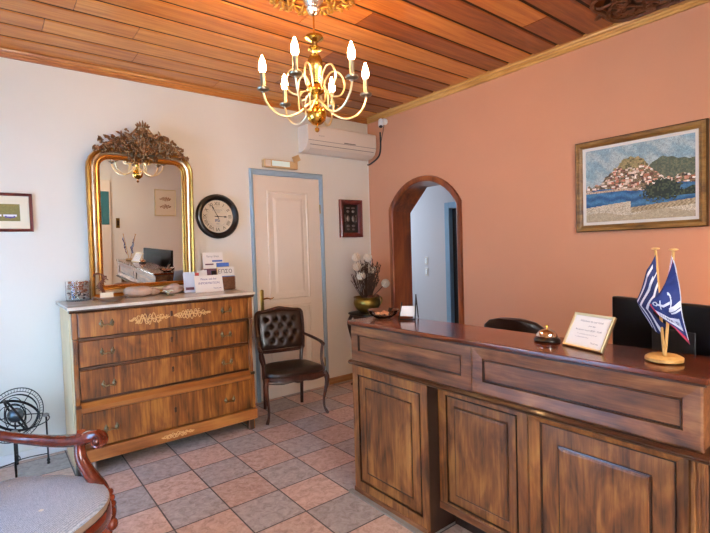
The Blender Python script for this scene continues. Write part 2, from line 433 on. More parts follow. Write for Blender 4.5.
# left window frame and panes
mb = MB()
for a, b in ((WX0, WX0+.06), (WX1-.06, WX1), ((WX0+WX1)/2-.03, (WX0+WX1)/2+.03)): mb.box(XL-.12, XL-.06, a, b, .25, 2.1)
for a, b in ((.25, .31), (2.04, 2.1), (1.5, 1.54)): mb.box(XL-.118, XL-.062, WX0, WX1, a, b)
w1 = struct(mb.build('window_1', M['paint_blue'], smooth=False))
MB().box(XL-.093, XL-.088, WX0+.02, WX1-.02, .27, 2.08).build('window_pane', M['clear'], w1, smooth=False)
mb = MB()
for a, b in ((DX0, DX0+.07), (DX1-.07, DX1), ((DX0+DX1)/2-.05, (DX0+DX1)/2+.05)): mb.box(a, b, YF-.13, YF-.05, 0, 2.45)
for a, b in ((0.001, .5), (2.36, 2.45)): mb.box(DX0, DX1, YF-.125, YF-.055, a, b)
d2 = struct(mb.build('door_2', M['paint_blue'], smooth=False))
MB().box(DX0+.02, DX1-.02, YF-.092, YF-.088, .45, 2.4).build('door_pane', M['clear'], d2, smooth=False)

# hallway beyond the arch
HX = 1.3
mb = MB(); mb.box(HX, HX+.1, -.07, 1.5, 0, H); mb.box(HX, HX+.1, -3.2, -1.02, 0, H); mb.box(HX, HX+.1, -1.02, -.07, 2.14, H)
struct(mb.build('wall_hall', M['hall_wall'], smooth=False))
struct(MB().box(TH, HX+.1, 1.4, 1.5, 0, H).build('wall_hall_end', M['hall_wall'], smooth=False))
struct(MB().box(TH, HX+1.0, -3.3, -3.2, 0, H).build('wall_hall_near', M['hall_wall'], smooth=False))
struct(MB().box(TH, HX+1.0, -3.3, 1.6, H, H+.1).build('ceiling_hall', M['hall_wall'], smooth=False))
struct(MB().box(TH+.001, TH+.021, -3.2, AY1-.08, 0, H).build('wall_hall_inner', M['hall_wall'], smooth=False))
struct(MB().box(HX+.8, HX+.9, -1.6, .4, 0, H).build('wall_hall_back', M['unlit_dark'], smooth=False))  # wall coloured dark in place of the shade past the doorway
mb = MB()
mb.box(HX-.02, HX+.1, -.15, -.07, 0, 2.14); mb.box(HX-.02, HX+.1, -1.02, -.94, 0, 2.14); mb.box(HX-.019, HX+.099, -.94, -.15, 2.06, 2.14)
d3 = struct(mb.build('door_3', M['sky_blue'], smooth=False, bevel=.004))
MB().box(HX+.05, HX+.09, -.938, -.152, .002, 2.058).build('door_leaf', M['unlit_dark'], d3, smooth=False)  # dark sheet closing the doorway, stands in for the unlit opening
for zc in (1.345, 1.185):
    t = thing('light_switch', 'upper pale switch plate on the cool white hallway wall' if zc > 1.25 else 'lower pale switch plate on the cool white hallway wall', 'light switch', (HX, .3, zc), B, 'switch plates on the hallway wall')
    MB().box(-.03, .03, -.008, 0, -.06, .06).build('plate', M['white_plastic'], t, bevel=.003)
    MB().box(-.012, .012, -.013, -.008, -.035, .035).build('rocker', M['chrome'], t, bevel=.002)

# arch casing and lining
def arch_ring(y0, y1, zs, zt, off):
    p = arch_pts(y0+off, y1-off, zs+off*.35, zt+off, 16)
    return [(y0+off, 0.001)]+p+[(y1-off, 0.001)]
inner = arch_ring(AY0, AY1, AZ, AT, -.012); outer = arch_ring(AY0, AY1, AZ, AT, .05)
mb = MB()
def poly_arch(y0, y1, zs, zt, n=16):
    c = [(y0, zs), (y0+(y1-y0)*.30, zt), (y0+(y1-y0)*.70, zt), (y1, zs)]
    out = []
    for i in range(n):
        t_ = i/(n-1)*3; k_ = min(int(t_), 2); q_ = t_-k_
        out.append((c[k_][0]+(c[k_+1][0]-c[k_][0])*q_, c[k_][1]+(c[k_+1][1]-c[k_][1])*q_))
    return [(y0, .001)]+out+[(y1, .001)]
pin = poly_arch(AY0-.018, AY1+.012, AZ-.02, AT-.035)
mb.loft([[(TH+.01, a, b) for a, b in outer], [(TH+.01, a, b) for a, b in pin], [(-.012, a, b) for a, b in inner], [(-.022, a, b) for a, b in arch_ring(AY0, AY1, AZ, AT, 0)],
         [(-.022, a, b) for a, b in arch_ring(AY0, AY1, AZ, AT, .043)], [(-.001, a, b) for a, b in outer]], False, False, False)
struct(mb.build('trim_arch', M['arch'], smooth=True))

# cornice, corner strip, baseboards
prof = [(0, -.05), (-.02, -.05), (-.022, -.034), (-.034, -.03), (-.036, -.018), (-.056, -.016), (-.06, -.003), (-.085, -.002), (-.085, .02), (0, .02)]
struct(MB().loft([[(XL, a, H+b) for a, b in prof], [(-.0, a, H+b) for a, b in prof]]).build('trim_1', M['trim_amber'], smooth=False))
struct(MB().loft([[(a, 0, H+b) for a, b in prof], [(a, YF, H+b) for a, b in prof]]).build('trim_2', M['trim_gold'], smooth=False))
struct(MB().box(-.02, -.004, -.004, -.001, .0, H-.08).build('trim_3', M['white_plastic'], smooth=False))
mb = MB().box(-.70+.002, -.0, -.014, -.001, .001, .075)
struct(mb.build('baseboard_back', M['base_oak'], smooth=False, bevel=.004))
struct(MB().box(XL, -1.587, -.012, -.001, .001, .07).build('baseboard_left', M['white_plastic'], smooth=False, bevel=.003))
struct(MB().box(-.014, -.001, YF, AY1-.06, .001, .075).build('baseboard_right', M['base_oak'], smooth=False, bevel=.004))

# white panel door on the mirror wall
fx0, fx1, fz = -1.585, -.70, 2.388; lx0, lx1, lz = -1.545, -.742, 2.33
mb = MB()
U = [(fx0, .001), (fx0, fz), (fx1, fz), (fx1, .001)]; I = [(lx0, .001), (lx0, lz), (lx1, lz), (lx1, .001)]
mid = [(fx0+.012, .001), (fx0+.012, fz-.014), (fx1-.012, fz-.014), (fx1-.012, .001)]
mid2 = [(lx0-.006, .001), (lx0-.006, lz+.008), (lx1+.006, lz+.008), (lx1+.006, .001)]
mb.loft([[(a, 0, b) for a, b in U], [(a, -.022, b) for a, b in U], [(a, -.03, b) for a, b in mid], [(a, -.024, b) for a, b in mid2], [(a, -.012, b) for a, b in I], [(a, 0, b) for a, b in I]], False, False, False)
door = struct(mb.build('door_1', M['paint_blue'], smooth=False))
leaf = MB()
leaf.box(lx0+.003, lx1-.003, -.008, -.001, .006, lz-.003)
for z0, z1 in ((1.02, 2.175), (.15, .965)):
    rprof(leaf, -1.40, -.90, z0, z1, [(0, .0085), (.002, .018), (.018, .02), (.024, .009), (.07, .009), (.1, .016), (.105, .016)], fill=True)
leaf.build('door_leaf', M['paint_white'], door, smooth=False)
hd = MB(); rprof(hd, -1.512, -1.475, .91, 1.155, [(0, .008), (0, .014), (.006, .017)], rt=.016, rb=.016, fill=True)
MB.build(hd, 'handle_plate', M['brass_old'], door)
hd = MB(); stube(hd, [(-1.493, -.016, 1.06), (-1.493, -.05, 1.06), (-1.46, -.055, 1.065), (-1.415, -.055, 1.055), (-1.38, -.05, 1.068)], [.008, .008, .009, .007, .004]); hd.build('door_handle', M['brass'], door)
hd = MB()
for z in (.28, 2.0): hd.tube([(lx1-.001, -.016, z-.05), (lx1-.001, -.016, z+.05)], .007, 8)
hd.build('door_hinges', M['brass_old'], door)
struct(MB().box(-1.965, -1.93, -2.75, -2.03, .0005, .012).build('trim_4', M['stone_grey'], smooth=False, bevel=.002))

# ================================================================== wall A things
# --- clock
ck = thing('wall_clock', 'round black-rimmed clock with roman numerals between mirror and door', 'clock', (-1.935, -.001, 1.895))
TY = Matrix.Rotation(PI/2, 4, 'X')     # local z -> world -y
MB().lathe([(.19, 0), (.213, .012), (.213, .03), (.2, .046), (.185, .05), (.17, .04), (.158, .03), (.157, .012)], 56, TY, True, False).build('rim', M['black'], ck)
dial = MB().lathe([(.158, .010), (.158, .014)], 56, TY).build('dial', M['dial'], ck)
nm = MB()
for i, s_ in enumerate(['XII', 'I', 'II', 'III', 'IIII', 'V', 'VI', 'VII', 'VIII', 'IX', 'X', 'XI']):
    a = -2*PI*i/12
    T = Matrix.Rotation(-a, 4, 'Y')
    text(nm, s_, .047, 0, .122, -.0152, T=T)
nm.build('numerals', M['ink'], dial, smooth=False)
nm = MB(); nm.lathe([(.156, .0141), (.156, .0147), (.1545, .0147), (.1545, .0141)], 56, TY, False, False)
nm.lathe([(.096, .0141), (.096, .0147), (.095, .0147), (.095, .0141)], 56, TY, False, False)
text(nm, 'ANTIQUITE', .02, 0, .06, -.0152); text(nm, 'DE PARIS', .014, 0, .042, -.0152); text(nm, '1863', .018, 0, -.07, -.0152)
for i in range(9):
    nm.sphere((-.02+.012*(i % 4), -.0152, -.03-.008*(i//3)), (.008, .0005, .006), 8, 4)
nm.build('print', M['ink_grey'], dial, smooth=False)
def hand(a, L, w):
    T = Matrix.Rotation(a, 4, 'Y')
    m_ = MB(); m_.loft([[(-w, -.02, -.03), (w, -.02, -.03), (w*.7, -.02, L*.6), (w*2.2, -.02, L*.72), (0, -.02, L), (-w*2.2, -.02, L*.72), (-w*.7, -.02, L*.6)],
                        [(-w, -.022, -.03), (w, -.022, -.03), (w*.7, -.022, L*.6), (w*2.2, -.022, L*.72), (0, -.022, L), (-w*2.2, -.022, L*.72), (-w*.7, -.022, L*.6)]], T=T)
    return m_
hand(R(-28), .125, .003).build('minute_hand', M['ink'], ck, smooth=False)
hand(R(92), .1, .004).build('hour_hand', M['ink'], ck, smooth=False)
MB().sphere((0, -.022, 0), .007).build('hub', M['ink'], ck)

# --- pictures
def framed(name, label, cat, loc, rz, w, h, fw, mframe, prof=None, rot=None):
    t = thing(name, label, cat, loc, rz, rot=rot)
    mb = MB(); rprof(mb, -w/2, w/2, -h/2, h/2, prof or [(0, 0), (0, .02), (fw*.15, .026), (fw*.6, .018), (fw*.9, .02), (fw, .014), (fw, .004)])
    mb.build('frame', mframe, t, smooth=False)
    return t
def art(parent, name, x0, x1, z0, z1, y, nx, nz, fn, m='art'):
    mb = MB(); vs = []; fs = []; cs = []
    for j in range(nz+1):
        for i in range(nx+1): vs.append((x0+(x1-x0)*i/nx, y, z0+(z1-z0)*j/nz))
    for j in range(nz):
        for i in range(nx):
            fs.append((j*(nx+1)+i, j*(nx+1)+i+1, (j+1)*(nx+1)+i+1, (j+1)*(nx+1)+i)); cs.append(fn((i+.5)/nx, (j+.5)/nz))
    mb.add(vs, fs, None, cs)
    return mb.build(name, M[m], parent, smooth=False)

t = framed('framed_print', 'small dark-framed boat print with cream mat at left edge of white wall', 'picture', (-3.64, -.001, 1.895), 0, .47, .29, .022, M['icon_frame'])
MB().box(-.215, .215, -.008, -.004, -.125, .125).build('mat_board', M['card_cream'], t, smooth=False)
def boats(u, v):
    r = random.Random(int(u*97)*131+int(v*53)).random()
    c = Vector(hexc('#7d7340')[:3])*(.85+.3*r)
    for cx in (.2, .5, .8):
        if abs(v-.3-.25*abs(u-cx)) < .07 and abs(u-cx) < .13: c = Vector(hexc('#dcdce6')[:3])
        if abs(v-.22-.25*abs(u-cx)) < .05 and abs(u-cx) < .1: c = Vector(hexc('#5a4a86')[:3])
    return tuple(c)+(1,)
art(t, 'print', -.155, .155, -.066, .062, -.0085, 60, 26, boats)

t = framed('icon_frame', 'narrow red-brown frame with silver reliefs on black beside the corner', 'picture', (-.309, -.001, 1.902), 0, .325, .437, .055, M['icon_frame'], [(0, 0), (0, .035), (.012, .042), (.045, .03), (.055, .012), (.055, .006)])
MB().box(-.11, .11, -.009, -.004, -.165, .165).build('backing', M['black_matt'], t, smooth=False)
mb = MB()
for sx in (-1, 1):
    mb.sphere((sx*.038, -.011, 0), (.022, .006, .036), 12, 6); mb.sphere((sx*.038, -.011, .085), (.02, .005, .016), 12, 6)
    mb.sphere((sx*.038, -.011, -.085), (.024, .005, .014), 12, 6); mb.sphere((sx*.038, -.011, -.125), (.02, .005, .012), 12, 6)
    mb.sphere((sx*.038, -.011, .125), (.03, .004, .01), 12, 6)
    for k in range(7): mb.sphere((sx*.082, -.01, -.03+.012*k), .005, 6, 4)
mb.build('relief', M['silver'], t)

# --- big painting on the salmon wall
t = framed('harbour_painting', 'large gold-framed oil painting of a hillside harbour town on salmon wall', 'painting', (-.001, -2.985, 1.963), B, .86, .692, .055, M['pic_gold'],
           [(0, 0), (0, .03), (.008, .04), (.022, .034), (.03, .036), (.045, .024), (.05, .026), (.052, .012)])
mb = MB(); rprof(mb, -.381, .381, -.297, .297, [(0, .012), (0, .018), (.022, .016), (.024, .01)]); mb.build('slip', M['linen'], t, smooth=False)
mb = MB(); rprof(mb, -.4305, .4305, -.3465, .3465, [(0, 0), (0, .032), (.007, .0395)]); mb.build('frame_edge', M['pic_gold_edge'], t, smooth=False)
pr_ = random.Random(3)
houses = [(pr_.uniform(0, 1), pr_.uniform(.36, .72), pr_.uniform(.007, .02), pr_.uniform(.008, .02), pr_.choice(['#e6d6c4', '#dcb9a0', '#c98f76', '#f0e8dc', '#b9745a', '#6d4a3c', '#4a4036', '#d9c7b0'])) for _ in range(520)]
grid = {}
for h_ in houses: grid.setdefault((int(h_[0]*20), int(h_[1]*20)), []).append(h_)
def hill(u):
    return max(.47+.37*math.exp(-((u-.47)/.2)**2) + .07*math.exp(-((u-.25)/.12)**2), .52 if u > .1 else .48)
def mount(u): return .66+.12*math.exp(-((u-.76)/.12)**2)+.06*math.exp(-((u-1.0)/.1)**2)+.012*math.sin(u*30)+.006*math.sin(u*71)
def harbour(u, v):
    r = random.Random(int(u*4001)*7919+int(v*3001)*13).random(); n = .74+.46*r
    g_ = random.Random(int(u*70)*7907+int(v*52)*31).random(); g2 = random.Random(int(u*38+.5)*101+int(v*30)*977).random(); n *= .82+.24*g_+.12*g2
    w = .010*math.sin(u*37)+.008*math.sin(v*51+u*13)+.016*math.sin(u*83+2)*math.sin(v*47)+.012*(g_-.5)
    if v > hill(u)+w and not (u > .52 and v < mount(u)): 
        k_ = .5+.5*math.sin(u*7+v*19+w*30+1.5*math.sin(u*23+v*11)); c = tuple(a_*k_+b_*(1-k_) for a_, b_ in zip(hexc('#86a3ae'), hexc('#a9b8b8')))
    elif v > hill(u)+w: c = hexc('#55604f') if g_ > .4 else hexc('#6f745c')
    elif v > .42+.03*math.sin(u*9)-.02*u:
        if v+.04*math.sin(u*60)*math.sin(v*70) > .67+.25*abs(u-.47) and abs(u-.47) < .3: c = hexc('#8d8358') if g_ > .55 else (hexc('#a89468') if g_ > .25 else hexc('#6b6444'))
        else:
            c = hexc('#8a7458') if r > .35 else hexc('#55533a')
            for di in (0, -1):
                for h_ in grid.get((int(u*20)+di, int(v*20)), []):
                    if abs(u-h_[0]) < h_[2] and abs(v-h_[1]) < h_[3]: c = hexc(h_[4])
    else:
        k_ = .5+.5*math.sin(u*8+v*60+math.sin(u*31)); c = tuple(a_*k_+b_*(1-k_) for a_, b_ in zip(hexc('#2a5580'), hexc('#47789e')))
    if v > .40 and v < .43 and u < .55: c = hexc('#cdb59c') if r > .5 else hexc('#a88a72')
    # dark tree mass at right of the water
    if ((u-.72)/.17)**2+((v-.36-w)/.13)**2 +.7*(g_-.5)+.5*(g2-.5) < 1 or (u > .7 and .27 < v < .36+.02*math.sin(u*40)): c = hexc('#26332c') if g_ > .35 else hexc('#4a5540')
    lim = .205+.05*u/.45 if u < .45 else .17+.10*(u-.45)
    if v < lim+.0:
        c = hexc('#c9c0a9') if r > .4 else hexc('#b3a78e')
        if v > lim-.07 and u > .45: c = hexc('#8f7f62') if math.sin(u*160+9*math.sin(v*140)) > 0 else hexc('#b6a585')
        if v < .1 + .03*math.sin(u*11): c = hexc('#a89a7e') if r > .4 else hexc('#c2b498')
    return (c[0]*n, c[1]*n, c[2]*n, 1)
art(t, 'canvas', -.359, .359, -.275, .275, -.0125, 190, 150, harbour)

# --- AC unit
ac = thing('air_conditioner', 'ivory wall-mounted air conditioner in the upper corner above the door', 'air conditioner', (-.515, -.001, 2.60))
pr2 = [(0, .0), (-.06, -.0), (-.12, .01), (-.17, .045), (-.195, .1), (-.2, .14), (-.2, .262), (-.185, .275), (0, .275)]
MB().loft([[(x_, a, b) for a, b in pr2] for x_ in (-.475, .475)]).build('body', M['ac'], ac, smooth=True, bevel=.006)
MB().loft([[(x_, a, b) for a, b in [(-.10, .004), (-.168, .042), (-.171, .036), (-.103, -.002)]] for x_ in (-.42, .42)]).build('louvre', M['ac'], ac, smooth=False)
mb = MB().box(-.47, .47, -.2015, -.199, .108, .112); mb.box(-.44, .44, -.188, -.182, .066, .071); mb.build('panel_seam', M['plastic_grey'], ac, smooth=False)
MB().box(.0, .16, -.2035, -.1995, .117, .127).build('badge', M['plastic_grey'], ac, smooth=False)
mb = MB(); text(mb, 'inverter', .022, -.30, .165, -.2012); mb.build('lettering', M['plastic_grey'], ac, smooth=False)
mb = MB(); stube(mb, [(.503, -.24, .3), (.503, -.24, .12), (.501, -.2, .02), (.495, -.06, -.04), (.49, -.012, -.045)], .009)
mb.build('power_cable', M['black_matt'], ac)
# --- emergency light
em = thing('emergency_light', 'small emergency light bar with frosted lens above the white door', 'emergency light', (-1.24, -.001, 2.44))
MB().box(-.2, .2, -.06, 0, -.03, .05).build('housing', M['beige_plastic'], em, bevel=.006)
MB().box(-.11, .10, -.0655, -.0605, -.015, .04).build('lens', M['emerg'], em, bevel=.004)
MB().box(-.185, -.125, -.0645, -.0605, -.02, .042).build('end_cap', M['paint_white'], em, bevel=.003)
MB().box(.15, .24, -.075, -.062, -.035, .03).build('side_lamp', M['beige_plastic'], em, bevel=.004, rot=(0, R(-25), 0))
mb = MB(); stube(mb, [(-.8, -.006, 2.56), (-.92, -.006, 2.585), (-1.0, -.006, 2.60), (-1.12, -.006, 2.62)], .003)
# --- security camera
cc = thing('security_camera', 'small white dome-mount security camera under the ceiling near the corner', 'camera', (-.001, -.33, 3.0))
MB().lathe([(.035, 0), (.035, .03), (.02, .04)], 20, Matrix.Rotation(-PI/2, 4, 'Y')).build('mount', M['white_plastic'], cc)
mb = MB(); mb.tube([(-.03, 0, 0), (-.07, .0, -.005)], .012, 10); mb.build('arm', M['white_plastic'], cc)
T = Matrix.Translation((-.085, -.01, -.03)) @ Matrix.Rotation(R(200), 4, 'Y') @ Matrix.Rotation(R(20), 4, 'X')
MB().lathe([(.026, -.05), (.03, -.04), (.03, .03), (.026, .045)], 20, T).build('body', M['white_plastic'], cc)
MB().lathe([(.023, .046), (.021, .05)], 20, T).build('lens', M['black'], cc)
mb = MB(); stube(mb, [(-.006, -.3, 2.97), (-.006, -.285, 2.9), (-.006, -.25, 2.8), (-.006, -.24, 2.72)], .0035)
tag(mb.build('wire', M['black_matt']), 'thin dark wire below the security camera on salmon wall', 'wire')

# --- gilt mirror
mir = thing('gilt_mirror', 'tall gilt mirror with rounded shoulders and carved floral crest above the dresser', 'mirror', (-2.625, -.058, 1.207), rot=(R(3.0), 0, R(1.0)))
w_, h_ = .425, 1.225
mb = MB(); rprof(mb, -w_, w_, 0, h_, [(0, -.02), (0, .03), (.006, .045), (.017, .05), (.026, .042), (.031, .03)], rt=.17); mb.build('outer_moulding', M['gilt'], mir)
mb = MB(); rprof(mb, -w_, w_, 0, h_, [(.031, .028), (.035, .034), (.046, .038), (.057, .034), (.061, .024)], rt=.17); mb.build('silver_band', M['silver_leaf'], mir)
mb = MB(); rprof(mb, -w_, w_, 0, h_, [(.061, .024), (.066, .034), (.076, .036), (.083, .026), (.085, .018), (.09, .022), (.096, .018), (.099, .008)], rt=.17); mb.build('inner_moulding', M['gilt'], mir)
mb = MB()
lp = rloop(-w_, w_, 0, h_, .091, .02, .17)
for i in range(len(lp)):
    a, b = Vector(lp[i]), Vector(lp[(i+1) % len(lp)]); n = max(1, int((b-a).length/.012))
    for k in range(n): mb.sphere(tuple(a.lerp(b, k/n)), .005, 6, 4)
mb.build('beading', M['gilt_red'], mir)
mb = MB(); mb.loft([rloop(-w_, w_, 0, h_, .096, .006, .17), rloop(-w_, w_, 0, h_, .096, .009, .17)]); mb.build('mirror_glass', M['mirror'], mir, smooth=False)
MB().box(-w_+.02, w_-.02, .0, .012, .01, h_-.09).build('backboard', M['cw_dark'], mir, smooth=False)
cr = MB(); r_ = random.Random(11)
def leafm(mb, p, ang, L, W, tilt=0, curl=.3, z='xz'):
    """small pointed leaf in the XZ plane bulging towards -y"""
    vs = []; n = 5; ca, sa = math.cos(ang), math.sin(ang)
    for i in range(n+1):
        t_ = i/n; ww = W*math.sin(PI*min(1, t_*.9+.08))
        for s_ in (-1, 0, 1):
            lx, lz = L*t_, ww*s_
            yy = -(.35*W*(1-abs(s_)) + tilt*L*t_ + curl*L*math.sin(PI*t_)*.4)
            vs.append((p[0]+lx*ca-lz*sa, p[1]+yy, p[2]+lx*sa+lz*ca))
    fs = []
    for i in range(n):
        for k in range(2): a = i*3+k; fs.append((a, a+1, a+4, a+3))
    mb.add(vs, fs)
def rosette(mb, p, r, n=6):
    for k in range(n): leafm(mb, p, 2*PI*k/n+.3, r, r*.38, .25, .5)
    mb.sphere((p[0], p[1]-r*.25, p[2]), r*.28, 8, 5)
def crest_h(x):     # silhouette above the frame top
    ax = abs(x)
    return .02+.20*max(0, 1-ax/.42)**1.1
for _ in range(430):
    x = r_.triangular(-.40, .36, 0); hh = crest_h(x); z = h_-.035*(1 if abs(x) > .12 else 2.6)-.16*max(0, abs(x)-.26) + r_.random()*(hh+.03)
    if abs(x) < .05 and z < h_+.12 and z > h_+.02 and r_.random() < .6: continue
    leafm(cr, (x, -.035-r_.random()*.03, z), r_.uniform(0, 2*PI), r_.uniform(.02, .045), r_.uniform(.006, .012), r_.uniform(-.2, .6))
for x, z, r2 in [(0, .19, .04), (-.05, .15, .032), (.055, .15, .03), (0, .11, .026), (-.1, .1, .03), (.11, .1, .028), (-.16, .06, .028), (.17, .055, .028), (-.22, .04, .026), (.23, .03, .025), (-.29, .01, .028), (.3, -.02, .026), (-.35, -.03, .024), (.36, -.05, .022), (0, -.03, .04), (-.05, -.01, .03), (.05, -.01, .03), (-.08, .02, .028), (.08, .02, .028)]:
    rosette(cr, (x, -.06, h_+z*.78), r2)
for x0, x1, hh in ((-.36, -.04, .2), (.04, .36, .18)):
    s_ = 1 if x0 > 0 else -1
    stube(cr, [(s_*.37, -.05, h_-.05), (s_*.28, -.055, h_+.02), (s_*.17, -.055, h_+.07), (s_*.1, -.055, h_+.11), (s_*.04, -.055, h_+.18)], [.008, .01, .01, .009, .005])
for k in range(-3, 4): leafm(cr, (k*.012, -.05, h_+.185), PI/2+k*-.28, .06-abs(k)*.01, .008, .1)
for k in range(-3, 4): cr.tube([(k*.014, -.055, h_+.0), (k*.017, -.062, h_+.1)], .0045, 6)
cr.build('carved_crest', M['bronze'], mir, solid=.003)

# ================================================================== dresser
dr = thing('dresser', 'antique four-drawer chestnut dresser with marble top against the white wall', 'dresser', (-3.265, -.66, 0))
W_ = 1.345; D_ = .63
MB().box(0.02, W_-.02, .05, D_, .1, 1.155).build('carcass', M['dr_dark'], dr, smooth=False)
mb = MB(); mb.box(0, .02, .03, D_, .0, 1.155); mb.box(-.006, 0, .09, .14, .06, 1.1); mb.build('side_panel', M['dr_side'], dr, smooth=False, bevel=.003)
MB().box(W_-.02, W_, .03, D_, 0, 1.155).build('side_panel', M['dr_h'], dr, smooth=False, bevel=.003)
MB().box(-.025, W_+.02, -.03, D_+.01, 1.178, 1.2).build('marble_top', M['marble'], dr, bevel=.004)
mb = MB(); mb.loft([[(x_, a, b) for a, b in [(.05, 1.178), (-.02, 1.178), (-.022, 1.168), (-.008, 1.156), (.05, 1.156)]] for x_ in (-.012, W_+.01)]); mb.build('top_moulding', M['dr_dark'], dr, smooth=False)
# stiles: front posts
for nm_, xa, xb in (('post', 0.0, .035), ('post', W_-.035, W_)):
    MB().box(xa, xb, .0, .049, .972, 1.155).build('upper_block', M['dr_v'], dr, smooth=False, bevel=.003)
    mb = MB()
    s_ = xa; xm = (xa+xb)/2
    mb.loft([[(xa+.002, a, b) for a, b in pp] for pp in [[(.049, .5), (.02, .5), (.012, .56), (.028, .7), (.02, .8), (.0, .88), (.0, .968), (.049, .968)]]]+[[(xb-.002, a, b) for a, b in [(.049, .5), (.02, .5), (.012, .56), (.028, .7), (.02, .8), (.0, .88), (.0, .968), (.049, .968)]]])
    mb.build('scroll_column', M['dr_v'], dr, smooth=False, bevel=.003)
    mb = MB()
    for k in range(3): mb.box(xa+.006+k*.009, xa+.010+k*.009, -.005, .0, .80, .96)
    MB().box(xa, xb, -.006, .03, .488, .508).build('column_base', M['dr_dark'], dr, smooth=False, bevel=.001)
    mb.build('column_carving', M['dr_dark'], dr, smooth=False, bevel=.001)
    MB().box(xa, xb, .004, .049, .19, .488).build('lower_block', M['dr_v'], dr, smooth=False, bevel=.003)
# rails
MB().box(.035, W_-.035, .008, .05, .955, .975).build('rail', M['dr_dark'], dr, smooth=False, bevel=.003)
MB().box(.035, W_-.035, .026, .05, .747, .765).build('rail', M['dr_dark'], dr, smooth=False, bevel=.003)
mb = MB(); mb.loft([[(x_, a, b) for a, b in [(.05, .45), (.003, .45), (.003, .485), (.03, .515), (.05, .518)]] for x_ in (.035, W_-.035)]); mb.build('shelf_rail', M['dr_h'], dr, smooth=False)
MB().box(-.01, W_+.01, -.015, .049, .098, .188).build('plinth', M['dr_h'], dr, smooth=False, bevel=.008)
MB().box(-.01, 0.05, -.01, .08, 0, .095).build('foot', M['cw_side'], dr, smooth=False, bevel=.006)
for x0 in (0.02, W_-.06):
    for y0 in (.07, D_-.09):
        if x0 < .1 and y0 < .1:
            MB().lathe([(.02, 0), (.026, .02), (.02, .045), (.016, .09)], 16).build('caster', M['silver'], dr, loc=(.10, .05, 0)); continue
        MB().box(x0, x0+.05, y0-.05, y0+.0, 0, .099).build('foot', M['cw_side'], dr, smooth=False, bevel=.006)
drs = [(.979, 1.153, .0), (.769, .951, .024), (.54, .743, .024), (.196, .446, .004)]
def vine(mb, x0, x1, z, y, amp, rng, n=3, r=.003):
    for k in range(n):
        ph = rng.uniform(0, 6); f = rng.uniform(9, 16)
        pts = []
        N = 60
        for i in range(N):
            u = i/(N-1); env = math.sin(PI*u)**.7
            pts.append((x0+(x1-x0)*u, y, z+amp*env*math.sin(f*u*2+ph)*(.5+.5*math.sin(3*u+k))))
        mb.tube(pts, r, 5)
    for i in range(int((x1-x0)/.016)):
        u = rng.random(); env = math.sin(PI*u)**.7; cx = x0+(x1-x0)*u; cz = z+amp*env*rng.uniform(-.9, .9); rr = rng.uniform(.005, .011); a0 = rng.uniform(0, 6)
        mb.tube([(cx+rr*(1-.09*j)*math.cos(a0+j*.6), y, cz+rr*(1-.09*j)*math.sin(a0+j*.6)) for j in range(9)], r, 5)
for i, (z0, z1, y0) in enumerate(drs):
    df = MB(); df.loft([rloop(.038, W_-.038, z0, z1, 0, -.048), rloop(.038, W_-.038, z0, z1, 0, -y0-.003), rloop(.038, W_-.038, z0, z1, .004, -y0)], True, True)
    d = df.build('drawer', M['dr_v'], dr, smooth=False)
    zc = (z0+z1)/2+(-.0, .0, -.015, -.01)[i]
    for xh in (.217, 1.112):
        hm = MB()
        for s_ in (-1, 1):
            hm.sphere((xh+s_*.035, y0-.01, zc), (.011, .012, .013), 10, 6); hm.lathe([(.016, 0), (.009, .005)], 10, Matrix.Translation((xh+s_*.035, y0, zc)) @ TY)
            leafm(hm, (xh+s_*.035, y0-.004, zc), PI/2, .03, .009); leafm(hm, (xh+s_*.035, y0-.004, zc), -PI/2, .028, .009)
        stube(hm, [(xh-.033, y0-.016, zc), (xh-.02, y0-.02, zc-.012), (xh, y0-.021, zc-.006), (xh+.02, y0-.02, zc-.012), (xh+.033, y0-.016, zc)], .0045)
        hm.build('handle', M['handle_metal'], d)
    km = MB(); rprof(km, .668-.009, .668+.009, zc, zc+.042, [(0, -y0-.001), (0, -y0+.003), (.003, -y0+.004)], rt=.008, rb=.008, fill=True)
    km.build('keyhole_plate', M['dr_dark'], d)
cv = MB(); rr = random.Random(5)
vine(cv, .37, .655, 1.065, -.0015, .045, rr, 4); vine(cv, .685, .97, 1.068, -.0015, .04, rr, 4)
cv.build('carving', M['carve'], [k for k in bpy.data.objects if k.name == 'drawer'][0])
cv = MB(); vine(cv, .55, .8, .143, -.0165, .022, rr, 3); cv.build('plinth_carving', M['carve'], dr)

# ---- things on the dresser (top z = 1.2)
ZD = 1.2
def jar():
    t = thing('shell_jar', 'round clear glass jar filled with shells at left end of dresser', 'jar', (-3.145, -.13, ZD+.001))
    MB().lathe([(.075, 0), (.085, .004), (.087, .05), (.086, .155), (.083, .155), (.084, .05), (.082, .008), (.0, .008)], 32, None, True, False).build('glass', M['clear'], t)
    r_ = random.Random(2)
    ms = [MB(), MB(), MB()]
    for k in range(150):
        a, rr_, z = r_.uniform(0, 2*PI), .069*math.sqrt(r_.random()), r_.uniform(.018, .15)
        ms[0 if r_.random() < .45 else (1 if z < .07 and r_.random() < .8 else 2)].sphere((rr_*math.cos(a), rr_*math.sin(a), z), (r_.uniform(.006, .013), r_.uniform(.006, .013), r_.uniform(.005, .01)), 7, 5)
    for m_, mm in zip(ms, ('shell', 'shell_dark', 'shell_rust')):
        o = m_.build('shells', M[mm], t); o['kind'] = 'stuff'
jar()
t = thing('driftwood', 'twisted rust-brown dried root standing behind the shell jar', 'driftwood', (-2.995, -.24, ZD+.001))
mb = MB()
stube(mb, [(0, 0, 0), (.01, 0, .06), (-.02, -.01, .12), (.02, 0, .17), (-.01, 0, .205), (-.05, 0, .2), (-.055, 0, .185)], [.016, .013, .011, .009, .007, .006, .003])
